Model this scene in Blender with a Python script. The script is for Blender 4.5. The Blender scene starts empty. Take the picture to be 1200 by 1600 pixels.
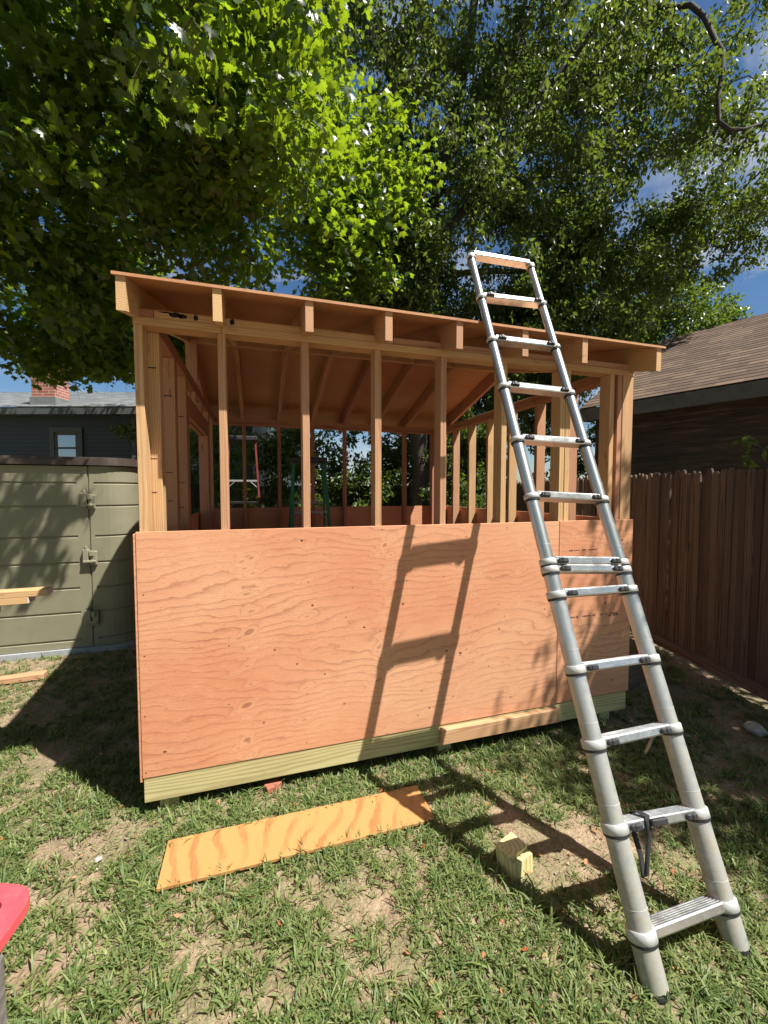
import bpy, bmesh, math, random
import numpy as np
from mathutils import Vector, Matrix, noise

random.seed(7); RNG = np.random.default_rng(7)
scene = bpy.context.scene
COL = scene.collection
PI = math.pi

# ------------------------------------------------------------------ materials
class NT:
    def __init__(s, name, rough=0.8):
        s.m = bpy.data.materials.new(name); s.m.use_nodes = True
        s.t = s.m.node_tree; s.t.nodes.clear()
        s.out = s.n('ShaderNodeOutputMaterial')
        s.b = s.n('ShaderNodeBsdfPrincipled'); s.b.inputs['Roughness'].default_value = rough
        s.l(s.b.outputs[0], s.out.inputs[0])
    def n(s, typ, **kw):
        nd = s.t.nodes.new(typ)
        for k, v in kw.items():
            if hasattr(nd, k) and k not in nd.inputs: setattr(nd, k, v)
            else: nd.inputs[k].default_value = v
        return nd
    def l(s, a, b): s.t.links.new(a, b)
    def sv(s, sock, v):
        if isinstance(v, (int, float, tuple, list)): sock.default_value = v
        else: s.l(v, sock)
    def math(s, op, a, b=0.0, c=0.0, clamp=False):
        nd = s.n('ShaderNodeMath', operation=op); nd.use_clamp = clamp
        s.sv(nd.inputs[0], a); s.sv(nd.inputs[1], b); s.sv(nd.inputs[2], c)
        return nd.outputs[0]
    def vmul(s, v, sc):
        nd = s.n('ShaderNodeVectorMath', operation='MULTIPLY'); s.l(v, nd.inputs[0]); nd.inputs[1].default_value = sc
        return nd.outputs[0]
    def vadd(s, v, w):
        nd = s.n('ShaderNodeVectorMath', operation='ADD'); s.l(v, nd.inputs[0]); s.sv(nd.inputs[1], w)
        return nd.outputs[0]
    def noise(s, vec, scale, detail=4.0, rough=0.55, dist=0.0):
        nd = s.n('ShaderNodeTexNoise'); s.l(vec, nd.inputs['Vector'])
        nd.inputs['Scale'].default_value = scale; nd.inputs['Detail'].default_value = detail
        nd.inputs['Roughness'].default_value = rough; nd.inputs['Distortion'].default_value = dist
        return nd.outputs['Fac']
    def ramp(s, fac, stops, interp='LINEAR'):
        nd = s.n('ShaderNodeValToRGB'); nd.color_ramp.interpolation = interp
        e = nd.color_ramp.elements; stops = [(min(1.0, p), c) for p, c in stops]
        while len(e) < len(stops): e.new(0.5)
        for el, (p, c) in zip(e, stops):
            el.position = p; el.color = (*c, 1) if len(c) == 3 else c
        s.l(fac, nd.inputs[0]); return nd.outputs[0]
    def mix(s, fac, a, b, mode='MIX'):
        nd = s.n('ShaderNodeMix', data_type='RGBA', blend_type=mode)
        s.sv(nd.inputs[0], fac)
        for sock, v in ((nd.inputs[6], a), (nd.inputs[7], b)):
            if isinstance(v, tuple) and len(v) == 3: v = (*v, 1)
            s.sv(sock, v)
        return nd.outputs[2]
    def hsv(s, col, h=0.5, sa=1.0, v=1.0):
        nd = s.n('ShaderNodeHueSaturation'); s.l(col, nd.inputs['Color'])
        s.sv(nd.inputs['Hue'], h); s.sv(nd.inputs['Saturation'], sa); s.sv(nd.inputs['Value'], v)
        return nd.outputs[0]
    def maprange(s, v, a, b, c, d):
        nd = s.n('ShaderNodeMapRange'); s.sv(nd.inputs[0], v)
        for i, x in enumerate((a, b, c, d)): s.sv(nd.inputs[i + 1], x)
        return nd.outputs[0]
    def obj(s): return s.n('ShaderNodeTexCoord').outputs['Object']
    def attr(s, name): return s.n('ShaderNodeAttribute', attribute_name=name)
    def rnd(s): return s.n('ShaderNodeObjectInfo').outputs['Random']
    def col(s, c): s.sv(s.b.inputs['Base Color'], c if not (isinstance(c, tuple) and len(c) == 3) else (*c, 1))
    def bump(s, h, strength=0.3, dist=0.01):
        nd = s.n('ShaderNodeBump'); nd.inputs['Strength'].default_value = strength; nd.inputs['Distance'].default_value = dist
        s.l(h, nd.inputs['Height']); s.l(nd.outputs[0], s.b.inputs['Normal'])

M = {}
def wood(name, light, dark, rings=55, ringamt=0.55, knots=True, rough=0.75, vmin=0.85, vmax=1.12, hvar=0.012, stain=None):
    k = NT(name, rough)
    g = k.attr('g').outputs['Vector']
    r = k.rnd()
    off = k.n('ShaderNodeCombineXYZ'); k.sv(off.inputs[0], k.math('MULTIPLY', r, 37.0)); k.sv(off.inputs[1], k.math('MULTIPLY', r, 11.3)); k.sv(off.inputs[2], k.math('MULTIPLY', r, 7.7))
    gv = k.vadd(g, off.outputs[0])
    warp = k.noise(k.vmul(gv, (0.9, 7, 7)), 1.0, 3)
    # growth rings: distance in the across plane, bent by slow noise along the board
    sep = k.n('ShaderNodeSeparateXYZ'); k.l(g, sep.inputs[0])
    yy = k.math('ADD', sep.outputs[1], k.math('MULTIPLY', k.math('SUBTRACT', r, 0.5), 0.09))
    zz = k.math('ADD', sep.outputs[2], k.math('MULTIPLY', k.math('SUBTRACT', k.math('FRACT', k.math('MULTIPLY', r, 7.31)), 0.5), 0.07))
    rad_ = k.math('SQRT', k.math('ADD', k.math('MULTIPLY', yy, yy), k.math('MULTIPLY', zz, zz)))
    ph = k.math('ADD', k.math('MULTIPLY', rad_, rings * 15.0), k.math('MULTIPLY', warp, 27.0))
    ring = k.math('MULTIPLY', k.math('ADD', k.math('SINE', ph), 1.0), 0.5)
    ring = k.math('POWER', ring, 1.8)
    fine = k.noise(k.vmul(gv, (6, 180, 180)), 1.0, 3)
    f = k.math('ADD', k.math('MULTIPLY', ring, ringamt), k.math('MULTIPLY', fine, 0.5))
    col = k.ramp(f, [(0.15, light), (1.05 if name != 'treated' else 0.95, dark)])
    if knots:
        v = k.n('ShaderNodeTexVoronoi'); k.l(k.vmul(gv, (2.2, 11, 11)), v.inputs['Vector']); v.inputs['Scale'].default_value = 1.0
        kn = k.maprange(v.outputs['Distance'], 0.05, 0.13, 1.0, 0.0)
        kn = k.math('MULTIPLY', kn, k.math('GREATER_THAN', k.noise(gv, 1.7, 0), 0.44))
        col = k.mix(k.math('MULTIPLY', kn, 0.8), col, tuple(c * 0.35 for c in dark))
    big = k.noise(k.vmul(gv, (1.2, 3, 3)), 1.0, 2)
    val = k.math('MULTIPLY', k.maprange(r, 0, 1, vmin, vmax), k.maprange(big, 0.3, 0.7, 0.9, 1.08))
    col = k.hsv(col, k.maprange(r, 0, 1, 0.5 - hvar, 0.5 + hvar), 1.0, val)
    if stain:
        st = k.noise(k.vmul(gv, (5, 26, 26)), 1.0, 4, 0.7)
        col = k.mix(k.maprange(st, 0.62, 0.7, 0, 0.75), col, stain)
    k.col(col); k.bump(f, 0.12, 0.002)
    M[name] = k.m
wood('fir', (0.57, 0.35, 0.185), (0.38, 0.175, 0.078), rings=50, ringamt=0.52, hvar=0.014, stain=(0.33, 0.16, 0.08))
wood('fir_red', (0.50, 0.25, 0.14), (0.32, 0.13, 0.068), rings=50, ringamt=0.48, hvar=0.01, stain=(0.22, 0.09, 0.05))
wood('treated', (0.57, 0.50, 0.25), (0.36, 0.29, 0.12), rings=26, ringamt=0.6, hvar=0.008)
wood('old_wood', (0.20, 0.15, 0.12), (0.10, 0.07, 0.05), rings=40, rough=0.9)
wood('picket', (0.165, 0.120, 0.094), (0.045, 0.029, 0.022), rings=45, ringamt=0.6, rough=0.9, vmin=0.6, vmax=1.3, hvar=0.008, stain=(0.045, 0.022, 0.015))

def plywood(name, base, dark, pale, warpx=0.62, k_rings=5.6, rot=False, bands=True, contrast=0.78, seed=0.0):
    # face veneer: contour lines of a slow height field, with little cats-eye knots standing in columns
    k = NT(name, 0.7)
    g = k.vadd(k.attr('g').outputs['Vector'], (seed, seed * 0.7, 0))
    sep = k.n('ShaderNodeSeparateXYZ'); k.l(g, sep.inputs[0])
    u, w = sep.outputs[0], sep.outputs[1]
    slow = k.noise(k.vmul(g, (warpx, 1.7, 1)), 1.0, 2, 0.5)
    mid = k.noise(k.vmul(g, (5.0, 13.0, 1)), 1.0, 3, 0.55)
    kf = k.attr('kf').outputs['Fac']
    field = k.math('ADD', k.math('MULTIPLY', w, 4.2), k.math('ADD', k.math('MULTIPLY', slow, 2.1), k.math('MULTIPLY', mid, 0.36)))
    field = k.math('ADD', field, k.math('MULTIPLY', kf, 0.95))
    s = k.math('FRACT', k.math('MULTIPLY', field, k_rings))
    line = k.math('MULTIPLY', k.math('POWER', s, 4.5), k.maprange(s, 0.93, 1.0, 1.0, 0.0))
    fine = k.noise(k.vmul(g, (14, 190, 1)), 1.0, 3, 0.6)
    speck = k.noise(k.vmul(g, (55, 150, 1)), 1.0, 2, 0.6)
    amt = k.noise(k.vmul(g, (1.3, 2.6, 1)), 1.0, 2)
    f = k.math('MULTIPLY', line, k.maprange(amt, 0.36, 0.62, 0.35, 1.2))
    col = k.mix(k.math('MULTIPLY', f, contrast), base, dark)
    col = k.mix(k.maprange(fine, 0.45, 0.75, 0.0, 0.38), col, pale)
    col = k.mix(k.maprange(speck, 0.60, 0.72, 0.0, 0.5), col, dark)
    lum = k.noise(k.vmul(g, (0.9, 1.3, 1)), 1.0, 3)
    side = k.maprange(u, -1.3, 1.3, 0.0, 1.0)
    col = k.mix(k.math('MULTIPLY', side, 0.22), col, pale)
    col = k.hsv(col, k.maprange(lum, 0.3, 0.7, 0.493, 0.508), k.maprange(lum, 0.3, 0.7, 1.06, 0.92), k.maprange(lum, 0.3, 0.7, 0.93, 1.09))
    rim = k.math('MULTIPLY', k.maprange(kf, 0.12, 0.45, 0.0, 1.0), k.maprange(kf, 0.55, 0.9, 1.0, 0.0))
    col = k.mix(k.math('MULTIPLY', rim, 0.22), col, pale)
    col = k.mix(k.maprange(kf, 0.66, 1.0, 0.0, 0.5), col, tuple(c * 0.7 for c in dark))
    k.col(col)
    k.bump(k.math('ADD', k.math('MULTIPLY', f, -0.6), k.math('MULTIPLY', speck, 0.8)), 0.22, 0.002)
    M[name] = k.m
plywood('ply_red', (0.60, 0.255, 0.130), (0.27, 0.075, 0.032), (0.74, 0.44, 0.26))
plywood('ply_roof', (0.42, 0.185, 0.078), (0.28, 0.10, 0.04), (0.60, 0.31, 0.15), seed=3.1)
def scorched():
    # orange rotary-cut offcut: broad dark cathedral streaks running across the strip
    k = NT('ply_orange', 0.6)
    g = k.attr('g').outputs['Vector']
    sep = k.n('ShaderNodeSeparateXYZ'); k.l(g, sep.inputs[0])
    slow = k.noise(k.vmul(g, (1.3, 1.5, 1)), 1.0, 2, 0.5)
    mid = k.noise(k.vmul(g, (14, 9, 1)), 1.0, 3, 0.6)
    ph = k.math('ADD', k.math('MULTIPLY', sep.outputs[0], 10.0), k.math('ADD', k.math('MULTIPLY', slow, 4.5), k.math('MULTIPLY', mid, 0.55)))
    ph = k.math('ADD', ph, k.math('MULTIPLY', sep.outputs[1], -1.2))
    s = k.math('FRACT', ph)
    st = k.math('MULTIPLY', k.maprange(s, 0.50, 0.60, 0, 1), k.maprange(s, 0.76, 0.95, 1, 0))
    st = k.math('MULTIPLY', st, k.maprange(k.noise(k.vmul(g, (5, 3, 1)), 1.0, 2), 0.38, 0.56, 0.15, 1.0))
    fine = k.noise(k.vmul(g, (160, 10, 1)), 1.0, 3, 0.6)
    col = k.mix(k.math('MULTIPLY', st, 0.75), (0.43, 0.215, 0.070), (0.24, 0.10, 0.032))
    col = k.mix(k.maprange(fine, 0.4, 0.75, 0, 0.35), col, (0.49, 0.275, 0.10))
    k.col(col); k.bump(fine, 0.1, 0.001); M['ply_orange'] = k.m
scorched()

def simple(name, c, rough=0.6, metal=0.0, var=0.12, scale=12, dirt=None, dirtscale=6, dirtamt=(0.5, 0.75, 0.6), bumps=0.0, spec=0.5):
    k = NT(name, rough); k.b.inputs['Metallic'].default_value = metal
    k.b.inputs['Specular IOR Level'].default_value = spec
    o = k.obj()
    nz = k.noise(o, scale, 4, 0.6)
    col = k.mix(k.maprange(nz, 0.3, 0.7, 0, 1), tuple(x * (1 - var) for x in c), tuple(min(1, x * (1 + var)) for x in c))
    if dirt:
        dn = k.noise(o, dirtscale, 5, 0.7)
        col = k.mix(k.maprange(dn, dirtamt[0], dirtamt[1], 0, dirtamt[2]), col, dirt)
    k.col(col)
    k.l(k.maprange(nz, 0.3, 0.7, rough * 0.85, min(1, rough * 1.2)), k.b.inputs['Roughness'])
    if bumps: k.bump(k.noise(o, scale * 6, 4, 0.6), bumps, 0.003)
    M[name] = k.m
simple('aluminium', (0.62, 0.63, 0.63), 0.30, 0.9, 0.10, 14, dirt=(0.36, 0.35, 0.32), dirtscale=22, dirtamt=(0.5, 0.72, 0.6), bumps=0.05)
def muddy_metal():
    k = NT('rail_metal', 0.4)
    o = k.obj(); sep = k.n('ShaderNodeSeparateXYZ'); k.l(o, sep.inputs[0])
    nz = k.noise(o, 26, 5, 0.7); n2 = k.noise(k.vmul(o, (90, 90, 9)), 1.0, 4, 0.6)
    low = k.maprange(sep.outputs[2], 0.15, 1.35, 1.0, 0.0)
    f = k.math('MULTIPLY', k.maprange(nz, 0.32, 0.66, 0.25, 1.0), low)
    f = k.math('ADD', f, k.maprange(n2, 0.62, 0.72, 0.0, 0.3))
    f = k.math('MINIMUM', f, 0.85)
    col = k.mix(f, (0.52, 0.54, 0.55), (0.27, 0.245, 0.17))
    k.col(col)
    k.l(k.maprange(f, 0, 0.8, 0.85, 0.15), k.b.inputs['Metallic'])
    k.l(k.maprange(f, 0, 0.8, 0.33, 0.7), k.b.inputs['Roughness'])
    k.bump(nz, 0.06, 0.002); M['rail_metal'] = k.m
muddy_metal()
simple('collar_grey', (0.50, 0.50, 0.49), 0.5, 0.25, 0.1, 30, dirt=(0.30, 0.28, 0.24), dirtscale=40)
simple('black_plastic', (0.022, 0.022, 0.024), 0.5, 0, 0.3, 40)
simple('strap_black', (0.015, 0.015, 0.016), 0.85, 0, 0.3, 60)
simple('olive_plastic', (0.225, 0.210, 0.138), 0.55, 0, 0.05, 5, dirt=(0.13, 0.12, 0.08), dirtscale=3.2, dirtamt=(0.52, 0.8, 0.35), bumps=0.12)
simple('olive_trim', (0.24, 0.225, 0.15), 0.55, 0, 0.06, 8, bumps=0.08)
simple('brown_lid', (0.055, 0.038, 0.030), 0.6, 0, 0.15, 6, dirt=(0.12, 0.10, 0.08))
simple('concrete', (0.30, 0.31, 0.32), 0.9, 0, 0.15, 12, bumps=0.3)
simple('stone', (0.34, 0.32, 0.29), 0.9, 0, 0.25, 20, bumps=0.6)
simple('red_plastic', (0.66, 0.075, 0.095), 0.42, 0, 0.05, 9, dirt=(0.82, 0.20, 0.20), dirtscale=14, dirtamt=(0.5, 0.8, 0.5), bumps=0.06)
simple('grey_leg', (0.16, 0.15, 0.135), 0.85, 0, 0.45, 40, bumps=0.6)
simple('green_fibreglass', (0.022, 0.19, 0.090), 0.5, 0, 0.1, 10)
simple('red_fibreglass', (0.15, 0.014, 0.010), 0.5, 0, 0.1, 10)
simple('dull_alu', (0.33, 0.32, 0.30), 0.55, 0.3, 0.1, 20)
simple('siding', (0.040, 0.058, 0.060), 0.7, 0, 0.12, 3)
simple('trim_dark', (0.075, 0.085, 0.080), 0.7, 0, 0.1, 5)
simple('fascia_grey', (0.105, 0.11, 0.10), 0.9, 0, 0.2, 7, dirt=(0.035, 0.032, 0.028), dirtscale=5, bumps=0.3)
simple('white_paint', (0.7, 0.7, 0.68), 0.6, 0, 0.05, 9)
simple('paint_white_end', (0.72, 0.69, 0.70), 0.8, 0, 0.2, 60, bumps=0.4)
simple('pine_end', (0.66, 0.44, 0.24), 0.85, 0, 0.15, 60)
simple('bark', (0.050, 0.040, 0.033), 0.95, 0, 0.4, 18, dirt=(0.03, 0.024, 0.02), dirtscale=30, bumps=0.8)
simple('mark_ink', (0.012, 0.011, 0.012), 0.9, 0, 0.2, 50)
simple('ink_faded', (0.13, 0.045, 0.030), 0.9, 0, 0.3, 50)
simple('lead_flash', (0.20, 0.21, 0.20), 0.6, 0.3, 0.15, 10)
simple('red_brick', (0.36, 0.12, 0.075), 0.9, 0, 0.25, 30, bumps=0.5)
k = NT('window_glass', 0.04); k.col((0.02, 0.025, 0.03)); k.b.inputs['Specular IOR Level'].default_value = 1.0; k.b.inputs['Metallic'].default_value = 0.6
k.col((0.45, 0.5, 0.55)); M['window_glass'] = k.m

def rough_board():
    k = NT('garage_siding', 0.95)
    o = k.obj()
    n1 = k.noise(k.vmul(o, (2.0, 2.0, 26)), 1.0, 5, 0.65, 0.6)
    n2 = k.noise(o, 2.2, 3)
    col = k.ramp(n1, [(0.35, (0.025, 0.018, 0.013)), (0.55, (0.065, 0.045, 0.032)), (0.72, (0.15, 0.10, 0.065))])
    k.col(k.mix(k.maprange(n2, 0.4, 0.7, 0, 0.5), col, (0.04, 0.035, 0.03))); k.bump(n1, 0.5, 0.006); M['garage_siding'] = k.m
rough_board()
def brickwall():
    k = NT('brick_wall', 0.9)
    o = k.n('ShaderNodeTexCoord').outputs['Object']
    sep = k.n('ShaderNodeSeparateXYZ'); k.l(o, sep.inputs[0])
    cmb = k.n('ShaderNodeCombineXYZ'); k.l(k.math('ADD', sep.outputs[0], sep.outputs[1]), cmb.inputs[0]); k.l(sep.outputs[2], cmb.inputs[1])
    bt = k.n('ShaderNodeTexBrick'); k.l(cmb.outputs[0], bt.inputs['Vector'])
    bt.inputs['Scale'].default_value = 1.0; bt.inputs['Brick Width'].default_value = 0.21; bt.inputs['Row Height'].default_value = 0.075
    bt.inputs['Mortar Size'].default_value = 0.008
    bt.inputs['Color1'].default_value = (0.40, 0.13, 0.085, 1); bt.inputs['Color2'].default_value = (0.28, 0.085, 0.06, 1); bt.inputs['Mortar'].default_value = (0.42, 0.37, 0.33, 1)
    k.col(bt.outputs[0]); k.bump(k.math('SUBTRACT', 1.0, bt.outputs['Fac']), 0.5, 0.01); M['brick_wall'] = k.m
brickwall()
def shingle(name, c1, c2):
    k = NT(name, 0.95)
    a = k.attr('tint').outputs['Fac']; o = k.obj()
    gr = k.noise(o, 260, 2, 0.7); bl = k.noise(o, 5, 3)
    col = k.mix(a, c1, c2)
    col = k.hsv(col, 0.5, 1.0, k.math('MULTIPLY', k.maprange(gr, 0.3, 0.7, 0.7, 1.3), k.maprange(bl, 0.3, 0.7, 0.85, 1.12)))
    k.col(col); k.bump(gr, 0.3, 0.003); M[name] = k.m
shingle('shingle_brown', (0.075, 0.046, 0.030), (0.145, 0.094, 0.060))
shingle('shingle_grey', (0.15, 0.165, 0.17), (0.26, 0.275, 0.275))

def leafmat(name, c1, c2, tr, trw=0.5, rough=0.38, spec=0.5):
    k = NT(name, rough)
    a = k.attr('tint').outputs['Fac']
    col = k.mix(a, c1, c2); k.col(col); k.b.inputs['Specular IOR Level'].default_value = spec
    t = k.n('ShaderNodeBsdfTranslucent'); k.l(k.mix(a, tuple(x * 0.8 for x in tr), tr), t.inputs['Color'])
    mx = k.n('ShaderNodeMixShader'); mx.inputs[0].default_value = trw
    k.l(k.b.outputs[0], mx.inputs[1]); k.l(t.outputs[0], mx.inputs[2]); k.l(mx.outputs[0], k.out.inputs[0])
    M[name] = k.m
leafmat('maple_leaf', (0.009, 0.032, 0.007), (0.050, 0.105, 0.015), (0.41, 0.58, 0.02), 0.42)
leafmat('birch_leaf', (0.030, 0.060, 0.016), (0.075, 0.120, 0.028), (0.24, 0.33, 0.035), 0.36, 0.42, 0.4)
leafmat('hedge_leaf', (0.035, 0.075, 0.018), (0.085, 0.14, 0.03), (0.25, 0.36, 0.03), 0.35, 0.35)
leafmat('grass_blade', (0.070, 0.125, 0.032), (0.235, 0.270, 0.095), (0.29, 0.37, 0.08), 0.28, 0.5, 0.3)
leafmat('dry_leaf', (0.35, 0.09, 0.04), (0.42, 0.27, 0.13), (0.4, 0.2, 0.08), 0.2, 0.8, 0.2)
leafmat('straw', (0.17, 0.11, 0.06), (0.38, 0.29, 0.17), (0.3, 0.25, 0.12), 0.15, 0.8, 0.2)

leafmat('crumb', (0.16, 0.10, 0.06), (0.46, 0.37, 0.27), (0.1, 0.08, 0.05), 0.02, 0.9, 0.1)
def groundmat():
    k = NT('lawn_soil', 0.95)
    o = k.obj()
    big = k.noise(o, 1.5, 4, 0.6); mid = k.noise(o, 9, 5, 0.65); fine = k.noise(o, 85, 4, 0.7); st = k.noise(k.vmul(o, (60, 160, 10)), 1.0, 3, 0.6, 1.5)
    soil = k.ramp(mid, [(0.3, (0.165, 0.105, 0.062)), (0.5, (0.285, 0.205, 0.130)), (0.7, (0.39, 0.295, 0.195))])
    straw = k.mix(k.maprange(st, 0.5, 0.62, 0, 0.8), soil, (0.41, 0.33, 0.20))
    col = k.mix(k.maprange(big, 0.35, 0.6, 0.2, 0.9), soil, straw)
    green = k.ramp(fine, [(0.35, (0.075, 0.09, 0.035)), (0.65, (0.20, 0.21, 0.09))])
    col = k.mix(k.math('MULTIPLY', k.maprange(k.noise(o, 3.1, 5, 0.6), 0.45, 0.6, 0, 0.55), 1.0), col, green)
    col = k.hsv(col, 0.5, 1.0, k.maprange(fine, 0.3, 0.7, 0.62, 1.25))
    k.col(col); k.bump(k.math('ADD', fine, mid), 0.9, 0.012); M['lawn_soil'] = k.m
groundmat()

# ------------------------------------------------------------------ object helpers
def tag(o, label=None, cat=None, group=None, kind=None):
    if label: o['label'] = label
    if cat: o['category'] = cat
    if group: o['group'] = group
    if kind: o['kind'] = kind
    return o
def thing(name, label, cat, loc=(0, 0, 0), group=None):
    o = bpy.data.objects.new(name, None); COL.objects.link(o); o.location = loc; o.empty_display_size = 0.1
    return tag(o, label, cat, group)
def wloc(o):
    v = Vector((0, 0, 0))
    while o is not None: v += Vector(o.location); o = o.parent
    return v

class Geo:
    """collects world-space vertices, faces, a grain coordinate, a tint and material slots"""
    def __init__(s): s.kf = {}; s.v = []; s.f = []; s.g = []; s.mi = []; s.mats = []; s.t = []; s.sm = []
    def add(s, v, f, mat, g=None, tint=0.0, smooth=False):
        if mat not in s.mats: s.mats.append(mat)
        i = s.mats.index(mat); b = len(s.v)
        s.v += [tuple(p) for p in v]; s.g += [tuple(p) for p in (g if g is not None else v)]
        s.t += [tint] * len(v)
        for q in f: s.f.append([b + x for x in q]); s.mi.append(i); s.sm.append(smooth)
        return s
    def build(s, name, parent=None, loc=None, label=None, cat=None, group=None, kind=None):
        me = bpy.data.meshes.new(name)
        o = bpy.data.objects.new(name, me); COL.objects.link(o)
        if parent is not None: base = wloc(parent); o.parent = parent
        else: base = Vector((0, 0, 0))
        if loc is not None: o.location = Vector(loc) - base; base = Vector(loc)
        V = np.array(s.v, float) - np.array(base)
        me.from_pydata([tuple(p) for p in V], [], s.f)
        a = me.attributes.new('g', 'FLOAT_VECTOR', 'POINT'); a.data.foreach_set('vector', np.array(s.g, np.float32).ravel())
        a = me.attributes.new('tint', 'FLOAT', 'POINT'); a.data.foreach_set('value', np.array(s.t, np.float32))
        if s.kf:
            arr = np.zeros(len(s.v), np.float32)
            for i0, vals in s.kf.items(): arr[i0:i0 + len(vals)] = vals
            me.attributes.new('kf', 'FLOAT', 'POINT').data.foreach_set('value', arr)
        for m in s.mats: me.materials.append(M[m])
        me.polygons.foreach_set('material_index', s.mi); me.polygons.foreach_set('use_smooth', s.sm)
        me.update()
        return tag(o, label, cat, group, kind)

BC = {}
def cbox(dx, dy, dz, bev):
    key = (round(dx, 4), round(dy, 4), round(dz, 4), bev)
    if key not in BC:
        bm = bmesh.new(); bmesh.ops.create_cube(bm, size=1.0)
        for v in bm.verts: v.co = Vector((v.co.x * dx, v.co.y * dy, v.co.z * dz))
        if bev > 0: bmesh.ops.bevel(bm, geom=list(bm.edges), offset=bev, segments=1, affect='EDGES')
        bm.verts.index_update()
        BC[key] = (np.array([v.co[:] for v in bm.verts]), [[v.index for v in f.verts] for f in bm.faces]); bm.free()
    return BC[key]
def addbox(G, lo, hi, mat, axis=0, bev=0.002, rot=None, goff=(0, 0, 0), tint=0.0):
    """box between two corners; axis = grain direction; rot = Matrix about its centre"""
    lo = np.array(lo, float); hi = np.array(hi, float); d = hi - lo; c = (lo + hi) / 2
    v, f = cbox(*d, bev)
    order = {0: (0, 1, 2), 1: (1, 0, 2), 2: (2, 0, 1)}[axis]
    g = v[:, order] + np.array(goff)
    if rot is not None: w = v @ np.array(rot.to_3x3()).T + c
    else: w = v + c
    G.add(w, f, mat, g, tint)
    return G
def board(name, parent, lo, hi, mat='fir', axis=0, bev=0.002, rot=None, label=None, **kw):
    return addbox(Geo(), lo, hi, mat, axis, bev, rot).build(name, parent, label=label, **kw)
def frame_of(d):
    d = Vector(d).normalized(); up = Vector((0, 0, 1)) if abs(d.z) < 0.9 else Vector((1, 0, 0))
    a = d.cross(up).normalized(); b = a.cross(d).normalized(); return a, b
def tube(G, pts, rad, mat, n=16, cap=True, smooth=True, tint=0.0):
    pts = [Vector(p) for p in pts]
    if not hasattr(rad, '__len__'): rad = [rad] * len(pts)
    v = []; f = []; g = []; L = 0
    a, b = frame_of(pts[-1] - pts[0])
    for i, p in enumerate(pts):
        if len(pts) > 2:
            d = pts[min(i + 1, len(pts) - 1)] - pts[max(i - 1, 0)]
            if d.length > 1e-9:
                d.normalize(); a = (a - d * a.dot(d)); 
                if a.length < 1e-6: a, b = frame_of(d)
                a.normalize(); b = d.cross(a)
        if i: L += (p - pts[i - 1]).length
        for j in range(n):
            th = 2 * PI * j / n
            v.append(p + (a * math.cos(th) + b * math.sin(th)) * rad[i]); g.append((L, rad[i] * math.cos(th), rad[i] * math.sin(th)))
    for i in range(len(pts) - 1):
        for j in range(n):
            f.append([i * n + j, i * n + (j + 1) % n, (i + 1) * n + (j + 1) % n, (i + 1) * n + j])
    G.add(v, f, mat, g, tint, smooth)
    if cap:
        for s, e in ((0, pts[0]), ((len(pts) - 1) * n, pts[-1])):
            G.add([v[s + j] for j in range(n)], [list(range(n))], mat, None, tint, False)
    return G
def prism(G, outline, z0, z1, mat, bev=0.0, smooth=False):
    n = len(outline)
    v = [(x, y, z0) for x, y in outline] + [(x, y, z1) for x, y in outline]
    f = [list(range(n))[::-1], [n + i for i in range(n)]] + [[i, (i + 1) % n, n + (i + 1) % n, n + i] for i in range(n)]
    return G.add(v, f, mat)

def scatter_mesh(name, tv, tf, pos, ex, ey, ez, size, tint, mat, parent=None, smooth=False, **tags):
    """instances of a small template (verts tv, faces tf of equal length) written into ONE mesh"""
    N = len(pos); k = len(tv); tv = np.asarray(tv, np.float32)
    sz = size[:, None, None]
    P = pos[:, None, :] + sz * (tv[None, :, 0:1] * ex[:, None, :] + tv[None, :, 1:2] * ey[:, None, :] + tv[None, :, 2:3] * ez[:, None, :])
    V = P.reshape(-1, 3).astype(np.float32)
    base = np.array(wloc(parent)) if parent is not None else np.zeros(3)
    V = V - base.astype(np.float32)
    tf = np.asarray(tf, np.int32); nf, fl = tf.shape
    F = (tf[None] + (np.arange(N, dtype=np.int32) * k)[:, None, None]).reshape(-1)
    me = bpy.data.meshes.new(name)
    me.vertices.add(N * k); me.vertices.foreach_set('co', V.ravel())
    me.loops.add(len(F)); me.loops.foreach_set('vertex_index', F)
    me.polygons.add(N * nf); me.polygons.foreach_set('loop_start', np.arange(0, len(F), fl, dtype=np.int32))
    me.polygons.foreach_set('loop_total', np.full(N * nf, fl, np.int32))
    a = me.attributes.new('tint', 'FLOAT', 'POINT'); a.data.foreach_set('value', np.repeat(tint.astype(np.float32), k))
    me.update(calc_edges=True)
    if smooth: me.polygons.foreach_set('use_smooth', np.ones(N * nf, bool))
    me.materials.append(M[mat])
    o = bpy.data.objects.new(name, me); COL.objects.link(o)
    if parent is not None: o.parent = parent
    return tag(o, **tags)
def unit(a): return a / np.maximum(np.linalg.norm(a, axis=-1, keepdims=True), 1e-9)
def frames(nrm, tip):
    ez = unit(nrm); ey = unit(tip - ez * np.sum(tip * ez, -1, keepdims=True)); ex = np.cross(ey, ez)
    return ex, ey, ez

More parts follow.
